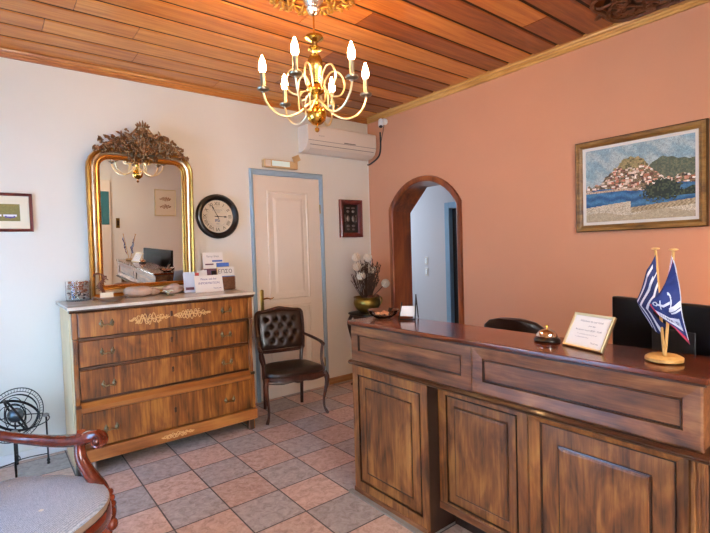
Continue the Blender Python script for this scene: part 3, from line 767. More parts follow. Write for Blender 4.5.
for k in range(9):
    a = k*.8; stube(mb, [(.003, 0, .02+.018*k), (.03*math.cos(a), .02*math.sin(a), .04+.018*k), (.045*math.cos(a+.5), .03*math.sin(a), .035+.017*k)], [.008, .006, .002])
mb.build('branch', M['twig_red'], t)

t = thing('silver_tray', 'small oval silver dish with curled handles in front of the mirror', 'dish', (-2.98, -.47, ZD+.001))
def oval(rx, ry, z, n=28): return [(rx*math.cos(2*PI*k/n), ry*math.sin(2*PI*k/n), z) for k in range(n)]
MB().loft([oval(.05, .03, 0), oval(.075, .042, .012), oval(.085, .05, .03), oval(.08, .046, .03), oval(.07, .038, .014), oval(.04, .02, .006)]).build('bowl', M['silver'], t)
for s_ in (-1, 1):
    mb = MB(); stube(mb, [(s_*.08, 0, .028), (s_*.11, 0, .042), (s_*.12, 0, .028), (s_*.1, 0, .012)], [.004, .005, .004, .003]); mb.build('handle', M['silver'], t)
t = thing('price_card', 'blank white folded card standing behind the small silver dish', 'card', (-2.985, -.36, ZD+.001), R(-8))
mb = MB(); mb.loft([[(x_, a, b) for a, b in [(-.02, 0), (0, .062), (.02, 0), (.018, 0), (0, .058), (-.018, 0)]] for x_ in (-.045, .045)]); mb.build('card', M['card_cream'], t, smooth=False)
def rock(label, loc, rx, ry, rz_, seed):
    mb = MB(); mb.sphere((0, 0, rz_*.96), (rx, ry, rz_), 28, 16)
    r_ = random.Random(seed); ph = [r_.uniform(0, 6) for _ in range(6)]
    mb.v = [(x*(1+.06*math.sin(9*x/rx+ph[0])), y*(1+.05*math.sin(7*z/rz_+ph[1])), max(.0005, z*(1+.05*math.sin(4*x/rx+ph[2])))) for x, y, z in mb.v]
    o = mb.build('rock', M['rock']); o.location = loc; return tag(o, label, 'rock', 'rocks on the dresser')
rock('large smooth pale oval rock below the mirror, left of the white flower', (-2.74, -.26, ZD+.001), .115, .06, .048, 1)
rock('rounded brown rock behind the white flower, beside the leaflets', (-2.44, -.2, ZD+.001), .085, .05, .045, 2)
rock('small reddish rock between the larger pale rock and the flower', (-2.595, -.19, ZD+.001), .05, .04, .032, 3)
t = thing('silk_flower', 'small white and green lily-like flower lying on the dresser', 'flower', (-2.54, -.40, ZD+.001))
mb = MB()
for k in range(9):
    a = 2*PI*k/9; L = .045+.008*(k % 2)
    vs = []
    for i in range(5):
        u = i/4; ww = .011*math.sin(PI*min(1, u*.9+.1))
        for s_ in (-1, 1): vs.append((math.cos(a)*L*u-math.sin(a)*ww*s_, math.sin(a)*L*u+math.cos(a)*ww*s_, .012+.035*math.sin(u*2.2)))
    mb.add(vs, [(2*i, 2*i+1, 2*i+3, 2*i+2) for i in range(4)])
mb.build('petals', M['petal'], t, solid=.0015)
mb = MB()
for k in range(5):
    a = 2*PI*k/5+.3; mb.loft([oval(.002, .002, 0, 5), oval(.002, .002, .001, 5)])
    mb.add([(0, 0, .002), (.04*math.cos(a-.2), .04*math.sin(a-.2), .006), (.06*math.cos(a), .06*math.sin(a), .004), (.04*math.cos(a+.2), .04*math.sin(a+.2), .006)], [(0, 1, 2, 3)])
mb.build('leaves', M['leaf'], t, solid=.001)
mb = MB(); mb.sphere((0, 0, .022), .009, 8, 6); mb.build('centre', M['yellow'], t)
# basket with leaflets
t = thing('wicker_basket', 'brown wicker leaflet basket at right end of the dresser', 'basket', (-1.985, -.165, ZD+.001))
mb = MB(); mb.loft([rloop(-.11, .11, 0, .12, 0, .06)[::-1], rloop(-.11, .11, 0, .12, 0, -.06)[::-1]], False, False)
mb = MB(); mb.box(-.11, .11, -.06, -.052, 0, .12); mb.box(-.11, .11, .052, .06, 0, .12); mb.box(-.11, -.102, -.052, .052, 0, .12); mb.box(.102, .11, -.052, .052, 0, .12); mb.box(-.102, .102, -.052, .052, 0, .008)
mb.build('basket_body', M['wicker'], t, smooth=False, bevel=.002)
mb = MB()
for k in range(9):
    z = .012+k*.0125; mb.tube([(-.112, -.063, z), (.112, -.063, z), (.112, .063, z), (-.112, .063, z)], .0035, 6, closed=True)
mb.build('weave', M['wicker'], t)
def leaflet(label, loc, rz, w, h, m1, bands, tilt=R(-8), words=None, group='leaflets in the basket', name='leaflet', wm='ink'):
    t = thing(name, label, 'leaflet', loc, group=group, rot=(tilt, 0, rz))
    MB().box(-w/2, w/2, 0, .004, 0, h).build('sheet', m1, t, smooth=False)
    for (u0, u1, v0, v1, mm) in bands:
        MB().box(-w/2+w*u0, -w/2+w*u1, -.0012, -.0002, h*v0, h*v1).build('printed_band', M[mm], t, smooth=False)
    if words:
        mb = MB()
        for s_, sz, u, v in words: text(mb, s_, sz, -w/2+w*u, h*v, -.0018)
        mb.build('lettering', M[wm], t, smooth=False)
    return t
ZB = ZD+.012
leaflet('tall white leaflet with mauve bands standing at the back of basket', (-2.03, -.13, ZB+.08), R(2), .20, .26, M['paper'], [(0, 1, .0, .42, 'mauve'), (.1, .5, .55, .6, 'mauve'), (.45, .95, .66, .72, 'blue')], words=[('ferry lines', .03, .5, .86)], wm='ink_grey')
leaflet('yellow-cornered leaflet in the basket behind the white one', (-1.95, -.15, ZB+.05), R(-4), .12, .19, M['yellow'], [(0, 1, .8, 1, 'blue')])
leaflet('white leaflet with large dark letters and blue stripe at front of basket', (-1.935, -.18, ZB+.03), R(-3), .16, .17, M['paper'], [(0, 1, .32, .5, 'blue')], words=[('ΕΠΣΟ', .05, .45, .75)])
leaflet('narrow grey-blue leaflet at the left of the basket', (-2.055, -.185, ZB+.02), R(4), .045, .15, M['blue'], [(0, 1, .5, 1, 'black_matt')])
# leaflets leaning left of basket
leaflet('pale blue leaflet leaning beside the right foot of the mirror', (-2.30, -.235, ZD+.003), R(-10), .10, .185, M['pale_blue'], [(.15, .85, .12, .25, 'mauve')], tilt=R(-14), group='leaflets beside the mirror')
leaflet('upright red booklet between the pale blue leaflet and white sign', (-2.235, -.22, ZD+.003), R(-28), .035, .17, M['red'], [], group='leaflets beside the mirror', name='booklet')
leaflet('white leaflet with grey print right of the red booklet', (-2.16, -.20, ZD+.003), R(-4), .11, .19, M['paper'], [(.1, .9, .68, .74, 'ink_grey'), (.1, .7, .55, .6, 'ink_grey'), (.82, 1, 0, 1, 'mauve')], group='leaflets beside the mirror')
t = thing('table_sign', 'white desk sign with violet handwriting in front of the wicker basket', 'sign', (-2.155, -.32, ZD+.002), rot=(R(-14), 0, R(-3)))
MB().box(-.125, .125, 0, .003, 0, .15).build('card', M['paper'], t, smooth=False)
mb = MB(); text(mb, 'Please ask for', .026, 0, .115, -.0022); text(mb, 'INFORMATION', .028, 0, .078, -.0022); text(mb, 'Thank you', .017, .07, .03, -.0022); mb.build('lettering', M['ink_blue'], t, smooth=False)
MB().box(-.03, .03, .004, .007, 0, .1).build('strut', M['paper'], t, smooth=False, rot=(R(-16), 0, 0))

# ================================================================== leather chair
def cabriole(mb, foot, knee_out, top, r0=.022, front=True):
    fx, fy = foot; tx, ty, tz = top
    if front:
        pts = [(tx, ty, tz), (tx+knee_out[0]*.6, ty+knee_out[1]*.6, tz-.05), (tx+knee_out[0]*.5, ty+knee_out[1]*.5, tz-.12), (fx-knee_out[0]*.6, fy-knee_out[1]*.6, .14), (fx-knee_out[0]*.5, fy-knee_out[1]*.5, .06), (fx, fy, .02), (fx+knee_out[0]*.3, fy+knee_out[1]*.3, .0)]
        stube(mb, pts, [r0*1.15, r0*1.3, r0*1.0, r0*.62, r0*.55, r0*.75, r0*.7], 6, 10)
    else:
        stube(mb, [(tx, ty, tz), ((tx+fx)/2, (ty+fy)/2, tz*.5), (fx, fy, 0)], [r0, r0*.85, r0*.75], 6, 8)
    return mb
lc = thing('leather_armchair', 'small dark wood armchair with buttoned brown leather back before the white door', 'armchair', (-1.475, -.49, 0), R(-12))
fw, fd = .285, .205; bwid = .19
for s_ in (-1, 1):
    cabriole(MB(), (s_*fw, -fd), (s_*.03, -.03), (s_*(fw-.01), -fd+.01, .40), .02).build('leg', M['chair_wood'], lc)
    cabriole(MB(), (s_*bwid, fd+.02), (0, 0), (s_*bwid, fd-.01, .42), .021, False).build('leg', M['chair_wood'], lc)
def seat_loop(s_, z, n=44, wf=.305, wb=.215, yf=-.235, yb=.205):
    pts = []
    for k in range(n):
        a = 2*PI*k/n; cx, cy_ = math.cos(a), math.sin(a)
        ex = math.copysign(abs(cx)**.45, cx); ey = math.copysign(abs(cy_)**.45, cy_)
        t_ = (ey+1)/2; w = wf+(wb-wf)*t_
        y = yf+(yb-yf)*t_ - (.022*(1-ex*ex) if ey < 0 else 0)
        pts.append((ex*w*s_, (y+.01)*s_-.01, z))
    return pts
MB().loft([seat_loop(.985, .365), seat_loop(1.0, .37), seat_loop(1.0, .405), seat_loop(.97, .412)]).build('seat_rail', M['chair_wood'], lc)
MB().loft([seat_loop(.97, .405), seat_loop(1.0, .42), seat_loop(.99, .44), seat_loop(.92, .458), seat_loop(.75, .468), seat_loop(.4, .474), seat_loop(.1, .475)]).build('seat_cushion', M['leather'], lc)
mb = MB()
stube(mb, [(-.27, -.225, .372), (-.15, -.245, .358), (-.05, -.25, .366), (0, -.252, .354), (.05, -.25, .366), (.15, -.245, .358), (.27, -.225, .372)], .012, 5, 8); mb.build('apron', M['chair_wood'], lc)
# back
lean = R(-9)
back = bpy.data.objects.new('backrest', None)
bz0, bz1 = .55, .965; bx = .235
def bT(p): # local back coords (x, depth, z) -> chair coords with lean
    return (p[0], fd+.0+p[1]+(p[2]-.42)*math.tan(-lean), p[2])
fr = [(-.20, 0, .56), (-.225, 0, .60), (-.235, 0, .72), (-.24, 0, .86), (-.225, 0, .935), (-.15, 0, .948), (-.06, 0, .965), (0, 0, .975), (.06, 0, .965), (.15, 0, .948), (.225, 0, .935), (.24, 0, .86), (.235, 0, .72), (.225, 0, .60), (.20, 0, .56), (0, 0, .555)]
mb = MB(); stube(mb, [bT(p) for p in fr], .017, 5, 8, closed=True); mb.build('back_frame', M['chair_wood'], lc)
for s_ in (-1, 1):
    mb = MB(); stube(mb, [(s_*.19, fd+.0, .40), bT((s_*.195, 0, .48)), bT((s_*.215, 0, .58))], [.02, .018, .018]); mb.build('back_post', M['chair_wood'], lc)
# tufted pad
but = []
for j, z in enumerate((.66, .73, .80, .87)):
    for i in range(4 if j % 2 else 3): but.append(((i-(1.5 if j % 2 else 1))*.095, z))
def pad(u, v, side):
    x = (-1+2*u); z = .575+v*.365
    w = .222+.012*math.sin(v*2.5); ztop = .02*(1-x*x)*v
    e = (1-abs(x)**4)*(1-abs(2*v-1)**4); d = .045*max(0, e)**.4
    X = x*w; Z = z+ztop
    if side < 0:
        for bx_, bz_ in but:
            q = math.hypot(X-bx_, Z-bz_); d -= .03*math.exp(-(q/.017)**2)+.006*math.exp(-(q/.04)**2)
        d = max(d, .004)
    else: d *= .35
    return bT((X, side*d, Z))
for side, nm_ in ((-1, 'back_cushion'), (1, 'back_panel')):
    n1, n2 = 48, 44
    vs = [pad(i/n1, j/n2, side) for j in range(n2+1) for i in range(n1+1)]
    fs = [(j*(n1+1)+i, j*(n1+1)+i+1, (j+1)*(n1+1)+i+1, (j+1)*(n1+1)+i) for j in range(n2) for i in range(n1)]
    MB().add(vs, fs).build(nm_, M['leather'], lc, angle=80)
mb = MB()
for bx_, bz_ in but:
    p = bT((bx_, -.018, bz_)); mb.sphere(p, .006, 8, 5)
mb.build('buttons', M['leather'], lc)
bpy.data.objects.remove(back)
for s_ in (-1, 1):
    mb = MB(); stube(mb, [bT((s_*.235, 0, .70)), (s_*.27, .12, .685), (s_*.30, .0, .665), (s_*.305, -.075, .655), (s_*.305, -.11, .64)], [.014, .015, .014, .017, .014], 6, 8)
    mb.sphere((s_*.305, -.115, .642), (.02, .022, .02), 10, 8); mb.build('arm_rest', M['chair_wood'], lc)
    mb = MB(); stube(mb, [(s_*.305, -.10, .64), (s_*.30, -.085, .57), (s_*.285, -.11, .5), (s_*.29, -.14, .42), (s_*.285, -.14, .39)], [.013, .014, .013, .016, .018], 6, 8); mb.build('arm_support', M['chair_wood'], lc)

# ================================================================== fauteuil bottom left
fa = thing('carved_armchair', 'large mahogany armchair with pale patterned seat at the lower left', 'armchair', (-3.73, -1.92, 0), R(42))
# local -y is the facing direction
def sl(s_, z, n=48, a0=.365, yf=-.42, yb=.28):
    pts = []
    for k in range(n):
        a = 2*PI*k/n; c_, q = math.cos(a), math.sin(a)
        e = .8 if q < 0 else .5
        ex = math.copysign(abs(c_)**(.75 if q < 0 else .5), c_); ey = math.copysign(abs(q)**e, q)
        w = a0*(1-.12*max(0, ey)); y = (-yf*ey if q < 0 else yb*ey)
        pts.append((ex*w*s_, y*s_, z))
    return pts
MB().loft([sl(1.0, .36), sl(1.015, .37), sl(1.015, .41), sl(1.0, .425)]).build('seat_rail', M['arm_wood'], fa)
MB().loft([sl(.985, .425), sl(1.0, .44), sl(.995, .458)], False, False).build('seat_border', M['fabric_side'], fa)
MB().loft([sl(.995, .457), sl(.975, .472), sl(.9, .485), sl(.7, .496), sl(.4, .502), sl(.1, .504)], False, True).build('seat_cushion', M['fabric'], fa)
for s_ in (-1, 1):
    cabriole(MB(), (s_*.30, -.30), (s_*.035, -.035), (s_*.285, -.27, .39), .03).build('leg', M['arm_wood'], fa)
    cabriole(MB(), (s_*.24, .33), (0, 0), (s_*.25, .25, .4), .028, False).build('leg', M['arm_wood'], fa)
    # arm: rail with scroll, support with carved bulb
    mb = MB()
    stube(mb, [(s_*.26, .27, .70), (s_*.30, .12, .668), (s_*.315, -.02, .658), (s_*.315, -.14, .668), (s_*.31, -.22, .69), (s_*.31, -.26, .70)], [.024, .026, .029, .031, .031, .026], 7, 12)
    for q in (-.016, .0, .016):
        mb.tube([(s_*.31+q, -.258-.026*math.sin(a), .675+.028*math.cos(a)) for a in [i*.45 for i in range(13)]], [.014-.0006*i for i in range(13)], 8)
    mb.sphere((s_*.31, -.258, .675), (.036, .024, .026), 14, 10)
    mb.build('arm_rest', M['arm_wood'], fa)
    mb = MB(); stube(mb, [(s_*.312, -.17, .71), (s_*.312, -.155, .65), (s_*.305, -.165, .58), (s_*.30, -.215, .51), (s_*.297, -.265, .45), (s_*.292, -.285, .39), (s_*.29, -.285, .32)], [.024, .026, .027, .03, .034, .036, .026], 7, 12)
    mb.build('arm_support', M['arm_wood'], fa)
    mb = MB()
    for k in range(5):
        z = .43-.028*k
        mb.sphere((s_*.30, -.322+.006*abs(k-2), z), (.024, .012, .018), 10, 6)
    mb.sphere((s_*.30, -.315, .28), (.028, .026, .03), 12, 8)
    mb.build('carved_knee', M['arm_wood'], fa)
fr = [(-.2, .56), (-.26, .66), (-.28, .82), (-.26, .98), (-.14, 1.06), (0, 1.09), (.14, 1.06), (.26, .98), (.28, .82), (.26, .66), (.2, .56), (0, .54)]
def fT(x, z, d=0): return (x, .28+d+(z-.42)*.2, z)
mb = MB(); stube(mb, [fT(x, z) for x, z in fr], .026, 5, 10, closed=True); mb.build('back_frame', M['arm_wood'], fa)
for s_ in (-1, 1):
    mb = MB(); stube(mb, [(s_*.25, .26, .39), fT(s_*.245, .5), fT(s_*.25, .63)], .024); mb.build('back_post', M['arm_wood'], fa)
lp = smoothpath([fT(x*.93, .82+(z-.82)*.93) for x, z in fr], 5, True)
cen = Vector(fT(0, .82))
def scl(f, d): return [tuple(cen+(Vector(p)-cen)*f+Vector((0, d, 0))) for p in lp]
MB().loft([scl(1, .02), scl(1, -.01), scl(.92, -.03), scl(.6, -.045), scl(.2, -.05)]).build('back_cushion', M['fabric'], fa)

# ================================================================== armillary globe
ag = thing('armillary_globe', 'black iron armillary globe on a four-legged stand beside the dresser', 'globe', (-3.59, -.27, 0))
cz = .43
def ring(mb, r, rot, tr=.004, n=48, flat=1.0, w=0):
    P = [rot @ Vector((r*math.cos(2*PI*k/n), r*math.sin(2*PI*k/n), 0)) + Vector((0, 0, cz)) for k in range(n)]
    mb.tube([tuple(p) for p in P], tr, 6, closed=True)
Rx = lambda a: Matrix.Rotation(R(a), 3, 'X'); Ry = lambda a: Matrix.Rotation(R(a), 3, 'Y'); Rz = lambda a: Matrix.Rotation(R(a), 3, 'Z')
def band(mb, r, wid, rot, th=.003, n=56):
    l = [[], [], [], []]
    for k in range(n):
        c_, s_ = math.cos(2*PI*k/n), math.sin(2*PI*k/n)
        for i, (rr_, z) in enumerate(((r, -wid/2), (r+th, -wid/2), (r+th, wid/2), (r, wid/2))): l[i].append(tuple(rot @ Vector((rr_*c_, rr_*s_, z))+Vector((0, 0, cz))))
    l.append(l[0]); mb.loft(l, False, False)
MER = Rx(90) @ Rz(0)
mb = MB(); ring(mb, .19, Rz(25) @ Rx(90), .0035); ring(mb, .165, Rz(25) @ Rx(90), .0025)
for k in range(56):
    a = 2*PI*k/56; q = Rz(25) @ Rx(90)
    mb.tube([tuple(q @ Vector((rr_*math.cos(a), rr_*math.sin(a), 0))+Vector((0, 0, cz))) for rr_ in (.166, .189)], .0014, 4)
mb.build('meridian_ring', M['iron'], ag)
mb = MB(); band(mb, .150, .02, Rx(28) @ Ry(20)); band(mb, .13, .014, Rx(-24) @ Ry(62)); mb.build('zodiac_band', M['iron'], ag)
mb = MB(); ring(mb, .145, Rx(88) @ Ry(20), .003); ring(mb, .125, Rz(60) @ Rx(80), .003); ring(mb, .1, Rx(30) @ Ry(20), .003); ring(mb, .14, Rz(-20) @ Rx(75), .003); ring(mb, .08, Rz(25) @ Rx(70) @ Ry(20), .005)
mb.build('inner_rings', M['iron'], ag)
MB().sphere((0, 0, cz), .052, 24, 16).build('ball', M['ball_blue'], ag)
mb = MB(); ax = Rz(25) @ Vector((.19, 0, 0)); 
q = Rz(25) @ Rx(90)
d = q @ Vector((math.cos(.9), math.sin(.9), 0)); mb.tube([tuple(Vector((0, 0, cz))-d*.19), tuple(Vector((0, 0, cz))+d*.19)], .003, 6)
mb.build('axis', M['iron'], ag)
mb = MB()
hz = .335
P = [(.2*math.cos(2*PI*k/48), .2*math.sin(2*PI*k/48), hz+.035) for k in range(48)]; mb.tube(P, .004, 6, closed=True); mb.build('horizon_ring', M['iron'], ag)
for i, (lx, ly) in enumerate(((-.02, -.2), (.185, .06), (-.2, -.03), (.0, .2))):
    mb = MB(); mb.tube([(lx, ly, .05), (lx, ly, .36)], .006, 8)
    mb.lathe([(.006, 0), (.012, .006), (.008, .02), (.012, .03), (.006, .05)], 10, Matrix.Translation((lx, ly, .0)))
    mb.build('leg', M['iron'], ag)
    MB().lathe([(.004, 0), (.02, .004), (.022, .016), (.012, .024)], 14, Matrix.Translation((lx, ly, .36))).build('finial', M['silver'], ag)
mb = MB(); stube(mb, [(-.02, -.2, .08), (.0, 0, .1), (.185, .06, .08)], .004); stube(mb, [(-.2, -.03, .08), (0, 0, .1), (0, .2, .08)], .004); mb.tube([(0, 0, .1), (0, 0, .25)], .005, 6)
mb.build('stretcher', M['iron'], ag)
mb = MB(); stube(mb, [(0, 0, .24), (.0, 0, .235), (.0, -.01, .22)], .004); mb.build('bracket', M['iron'], ag)

# ================================================================== reception counter
cn = thing('reception_counter', 'panelled walnut reception counter with polished top in front of the salmon wall', 'counter', (-1.926, -2.06, 0), B)
LN = 1.84; LX = .633; RC = .08
# upper band body
MB().box(.005, LN-.005, .015, .30, .845, 1.072).build('upper_body', M['cw_h'], cn, smooth=False)
mb = MB(); rprof(mb, 0.0, .925, .846, 1.071, [(0, -.014), (0, 0), (.06, 0), (.066, -.004), (.068, -.011)], fill=True)
mb.build('upper_panel', M['cw_h'], cn, smooth=False)
mb = MB(); rprof(mb, .927, LN, .846, 1.071, [(0, -.014), (0, 0), (.008, .003), (.058, -.003), (.062, -.014), (.064, -.013)], fill=True)
mb.build('upper_panel', M['cw_h'], cn, smooth=False)
lines = MB()
for (x0, x1) in ((.066, .859), (.992, 1.775)):
    rprof(lines, x0-.001, x1+.001, .911, 1.006, [(0, .0005), (0, -.003), (.003, -.003), (.003, -.010)])
lines.build('panel_groove', M['cw_dark'], cn, smooth=False)
mb = MB(); mb.loft([[(x_, a, b) for a, b in [(.02, .815), (-.01, .817), (-.022, .826), (-.026, .836), (-.014, .845), (.02, .846)]] for x_ in (-.010, LN+.022)])
mb.build('ledge_moulding', M['cw_dark'], cn, smooth=False)
MB().box(-.010, LN+.022, .02, .3, .815, .846).build('ledge_board', M['cw_dark'], cn, smooth=False)
mb = MB(); mb.box(-.008, LN+.02, -.025, .325, 1.074, 1.096); mb.build('counter_top', M['cw_top'], cn, smooth=False, bevel=.006, seg=3)
MB().box(-.003, LN+.012, -.012, .305, 1.064, 1.0735).build('top_moulding', M['cw_dark'], cn, smooth=False, bevel=.003)
# left cabinet
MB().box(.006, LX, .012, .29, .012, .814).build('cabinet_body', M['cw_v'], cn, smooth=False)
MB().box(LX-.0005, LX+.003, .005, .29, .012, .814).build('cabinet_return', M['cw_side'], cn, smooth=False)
def panel(nm_, x0, x1, z0, z1, y, prof, m):
    mb = MB(); rprof(mb, x0, x1, z0, z1, [(d_, h-y) for d_, h in prof], fill=True)
    return mb.build(nm_, m, cn, smooth=False)
panel('door_panel', .0, LX, .035, .812, 0, [(0, -.012), (0, 0), (.05, 0), (.055, -.008), (.06, -.008), (.072, -.004), (.118, -.004), (.125, -.012), (.13, .0), (.14, .002)], M['cw_v'])
mb = MB()
rprof(mb, .054, LX-.054, .089, .758, [(0, .001), (0, -.0065), (.004, -.0065), (.004, .0)])
rprof(mb, .121, LX-.121, .156, .691, [(0, -.003), (0, -.0035), (.005, -.003), (.005, -.011)])
mb.build('panel_groove', M['cw_dark'], cn, smooth=False)
panel('cabinet_base', -.004, LX, .002, .036, 0, [(0, -.012), (0, .006), (.004, .008)], M['cw_h'])
# recessed sections
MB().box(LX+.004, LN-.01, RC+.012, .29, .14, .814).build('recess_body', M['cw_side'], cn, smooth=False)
panel('middle_panel', LX+.006, 1.163, .135, .812, RC, [(0, -.012), (0, 0), (.05, 0), (.054, -.008), (.1, -.006), (.108, -.01), (.112, 0), (.12, .002)], M['cw_v'])
mb = MB()
rprof(mb, LX+.06, 1.109, .189, .758, [(0, -RC+.001), (0, -RC-.006), (.004, -RC-.006), (.004, -RC)])
rprof(mb, LX+.112, 1.057, .241, .706, [(0, -RC-.004), (0, -RC-.003), (.005, -RC-.003), (.005, -RC-.01)])
mb.build('panel_groove', M['cw_dark'], cn, smooth=False)
panel('right_panel', 1.167, LN-.05, .10, .812, RC, [(0, -.012), (0, .004), (.012, .012), (.052, -.004), (.058, -.012), (.13, -.010), (.136, -.014), (.142, -.002), (.15, .0)], M['cw_v'])
mb = MB()
rprof(mb, 1.222, LN-.105, .155, .757, [(0, -RC-.004), (0, -RC-.0085), (.005, -RC-.0085), (.005, -RC-.012)])
rprof(mb, 1.302, LN-.185, .235, .677, [(0, -RC-.009), (0, -RC-.008), (.005, -RC-.006), (.005, -RC-.012)])
mb.build('panel_groove', M['cw_dark'], cn, smooth=False)
MB().box(LX+.004, 1.166, RC-.004, RC+.012, .135, .175).build('bottom_rail', M['cw_h'], cn, smooth=False, bevel=.004)
mb = MB(); mb.box(LN-.049, LN, .045, .29, .0, .814)
for k in range(3): mb.box(LN-.043+k*.014, LN-.035+k*.014, .04, .045, .02, .80)
mb.build('corner_post', M['cw_v'], cn, smooth=False, bevel=.003)
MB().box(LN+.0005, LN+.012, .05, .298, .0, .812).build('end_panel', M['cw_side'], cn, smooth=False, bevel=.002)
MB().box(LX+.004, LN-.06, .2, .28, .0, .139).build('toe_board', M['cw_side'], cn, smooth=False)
mb = MB(); mb.box(.25, LN-.02, .3, .92, .72, .75); mb.build('work_surface', M['desk_wood'], cn, smooth=False, bevel=.004)
for x0 in (.26, LN-.06): MB().box(x0, x0+.03, .32, .88, .0, .719).build('support_panel', M['desk_wood'], cn, smooth=False)
ZT = 1.0975
# glass bowl
t = thing('glass_bowl', 'wide clear glass bowl of amber sweets on left end of counter', 'bowl', (-1.745, -2.165, ZT))
MB().lathe([(.04, 0), (.05, .003), (.085, .025), (.098, .05), (.1, .054), (.095, .05), (.081, .029), (.045, .009), (0, .008)], 36, None, True, False).build('glass', M['clear'], t)
mb = MB(); r_ = random.Random(9)
for k in range(34):
    a, rr_ = r_.uniform(0, 2*PI), .058*math.sqrt(r_.random()); mb.sphere((rr_*math.cos(a), rr_*math.sin(a), .02+.012*r_.random()+rr_*.1), (.011, .009, .008), 8, 5)
o = mb.build('sweets', M['amber'], t); o['kind'] = 'stuff'
# easel card
t = thing('card_easel', 'white card on a small black easel beside the glass bowl', 'card stand', (-1.69, -2.33, ZT), rot=(0, 0, R(-55)))
MB().box(-.048, .04, -.005, 0, .02, .085).build('card', M['paper'], t, smooth=False, rot=(R(-24), 0, 0))
mb = MB(); mb.tube([(.05, -.04, 0), (.045, .045, .15)], .004, 6); mb.tube([(-.05, -.04, 0), (-.045, .045, .1)], .004, 6); mb.tube([(.045, .04, .15), (.05, .085, .0)], .004, 6); mb.tube([(-.052, -.042, .006), (.052, -.042, .006)], .004, 6)
mb.build('easel', M['black'], t)
# bell
t = thing('service_bell', 'chrome service bell with black base in the middle of the counter', 'bell', (-1.735, -3.262, ZT))
MB().lathe([(.055, 0), (.057, .006), (.052, .014), (.044, .018), (0, .018)], 32, None, True, False).build('base', M['black'], t)
MB().lathe([(.046, .02), (.047, .024), (.043, .034), (.032, .046), (.016, .053), (.004, .055)], 32).build('dome', M['chrome'], t)
MB().lathe([(.003, .055), (.003, .064), (.008, .066), (.008, .07), (.002, .073)], 14).build('button', M['brass'], t)
# certificate
cf = thing('framed_notice', 'tilted gold-framed printed notice standing beside the service bell', 'framed notice', (-1.795, -3.445, ZT+.0015), rot=(R(-30), 0, B-R(17)))
fwid, fh = .2, .155
mb = MB(); rprof(mb, -fwid/2, fwid/2, 0, fh, [(0, -.008), (0, .003), (.003, .006), (.009, .004), (.0105, .0)]); mb.build('frame', M['brass_pale'], cf, smooth=False)
MB().box(-fwid/2+.004, fwid/2-.004, .001, .007, .004, fh-.004).build('sheet', M['paper'], cf, smooth=False)
mb = MB()
text(mb, 'Welcome to our hotel', .0125, 0, .122, .0004); text(mb, 'your stay', .009, .01, .102, .0004); text(mb, 'Reception hours 08:00 - 23:00', .0105, -.0, .082, .0004); text(mb, 'For any assistance please ring the bell', .0065, 0, .064, .0004); text(mb, 'or call the number shown', .0065, -.02, .050, .0004); text(mb, 'Thank you', .009, .05, .030, .0004)
mb.build('lettering', M['ink_grey'], cf, smooth=False)
MB().box(-.03, .03, .008, .011, .0, .1).build('strut', M['black_matt'], cf, smooth=False, rot=(R(-0), 0, 0))

# flags on stand
fl = thing('flag_stand', 'round beech desk stand holding two crossed small flags on the counter', 'flag stand', (-1.79, -3.745, ZT), B)
MB().lathe([(.052, 0), (.062, .004), (.062, .014), (.05, .022), (.0, .022)], 12, None, True, False).build('base', M['pale_wood'], fl)
p1a, p1b = Vector((-.004, .01, .02)), Vector((-.052, .075, .402)); p2a, p2b = Vector((.006, -.01, .02)), Vector((.055, -.075, .400))
for a, b in ((p1a, p1b), (p2a, p2b)):
    mb = MB(); mb.tube([tuple(a), tuple(b)], .0048, 10); mb.lathe([(.004, 0), (.014, .003), (.014, .007), (.004, .01)], 16, Matrix.Translation(b)); mb.build('pole', M['pale_wood'], fl)
def cloth(name, key, nx, nz, fn, sx=0, sy=0):
    """key: rows of control points (u across hoist->fly, v), each (x,y,z); bilinear + folds"""
    rows = len(key); cols_ = len(key[0])
    def P(u, v):
        a = u*(cols_-1); i = min(int(a), cols_-2); fu = a-i; fu = fu*fu*(3-2*fu)*.5+fu*.5
        b = v*(rows-1); j = min(int(b), rows-2); fv = b-j
        q = [Vector(key[jj][ii]) for jj, ii in ((j, i), (j, i+1), (j+1, i), (j+1, i+1))]
        p = q[0].lerp(q[1], fu).lerp(q[2].lerp(q[3], fu), fv); p.x += sx*p.z/.41; p.y += sy*p.z/.41
        p.y += .007*math.sin(u*14+v*5)*min(1, u*3); return tuple(p)
    mb = MB(); vs = [P(i/nx, j/nz) for j in range(nz+1) for i in range(nx+1)]
    fs = []; cs = []
    for j in range(nz):
        for i in range(nx):
            fs.append((j*(nx+1)+i, j*(nx+1)+i+1, (j+1)*(nx+1)+i+1, (j+1)*(nx+1)+i)); cs.append(fn((i+.5)/nx, (j+.5)/nz))
    mb.add(vs, fs, None, cs)
    return mb.build(name, M['cloth'], fl, angle=80, solid=.0012)
NAVY = hexc('#1f2a5c'); WHT = hexc('#cfd4e0'); REDC = hexc('#a82c48'); BLK = hexc('#1b1f3a'); MID = hexc('#22316c')
def greek(u, v):
    if u < .14 and v < .5: return NAVY
    return NAVY if (v*3.3+.25) % 1 < .64 else WHT
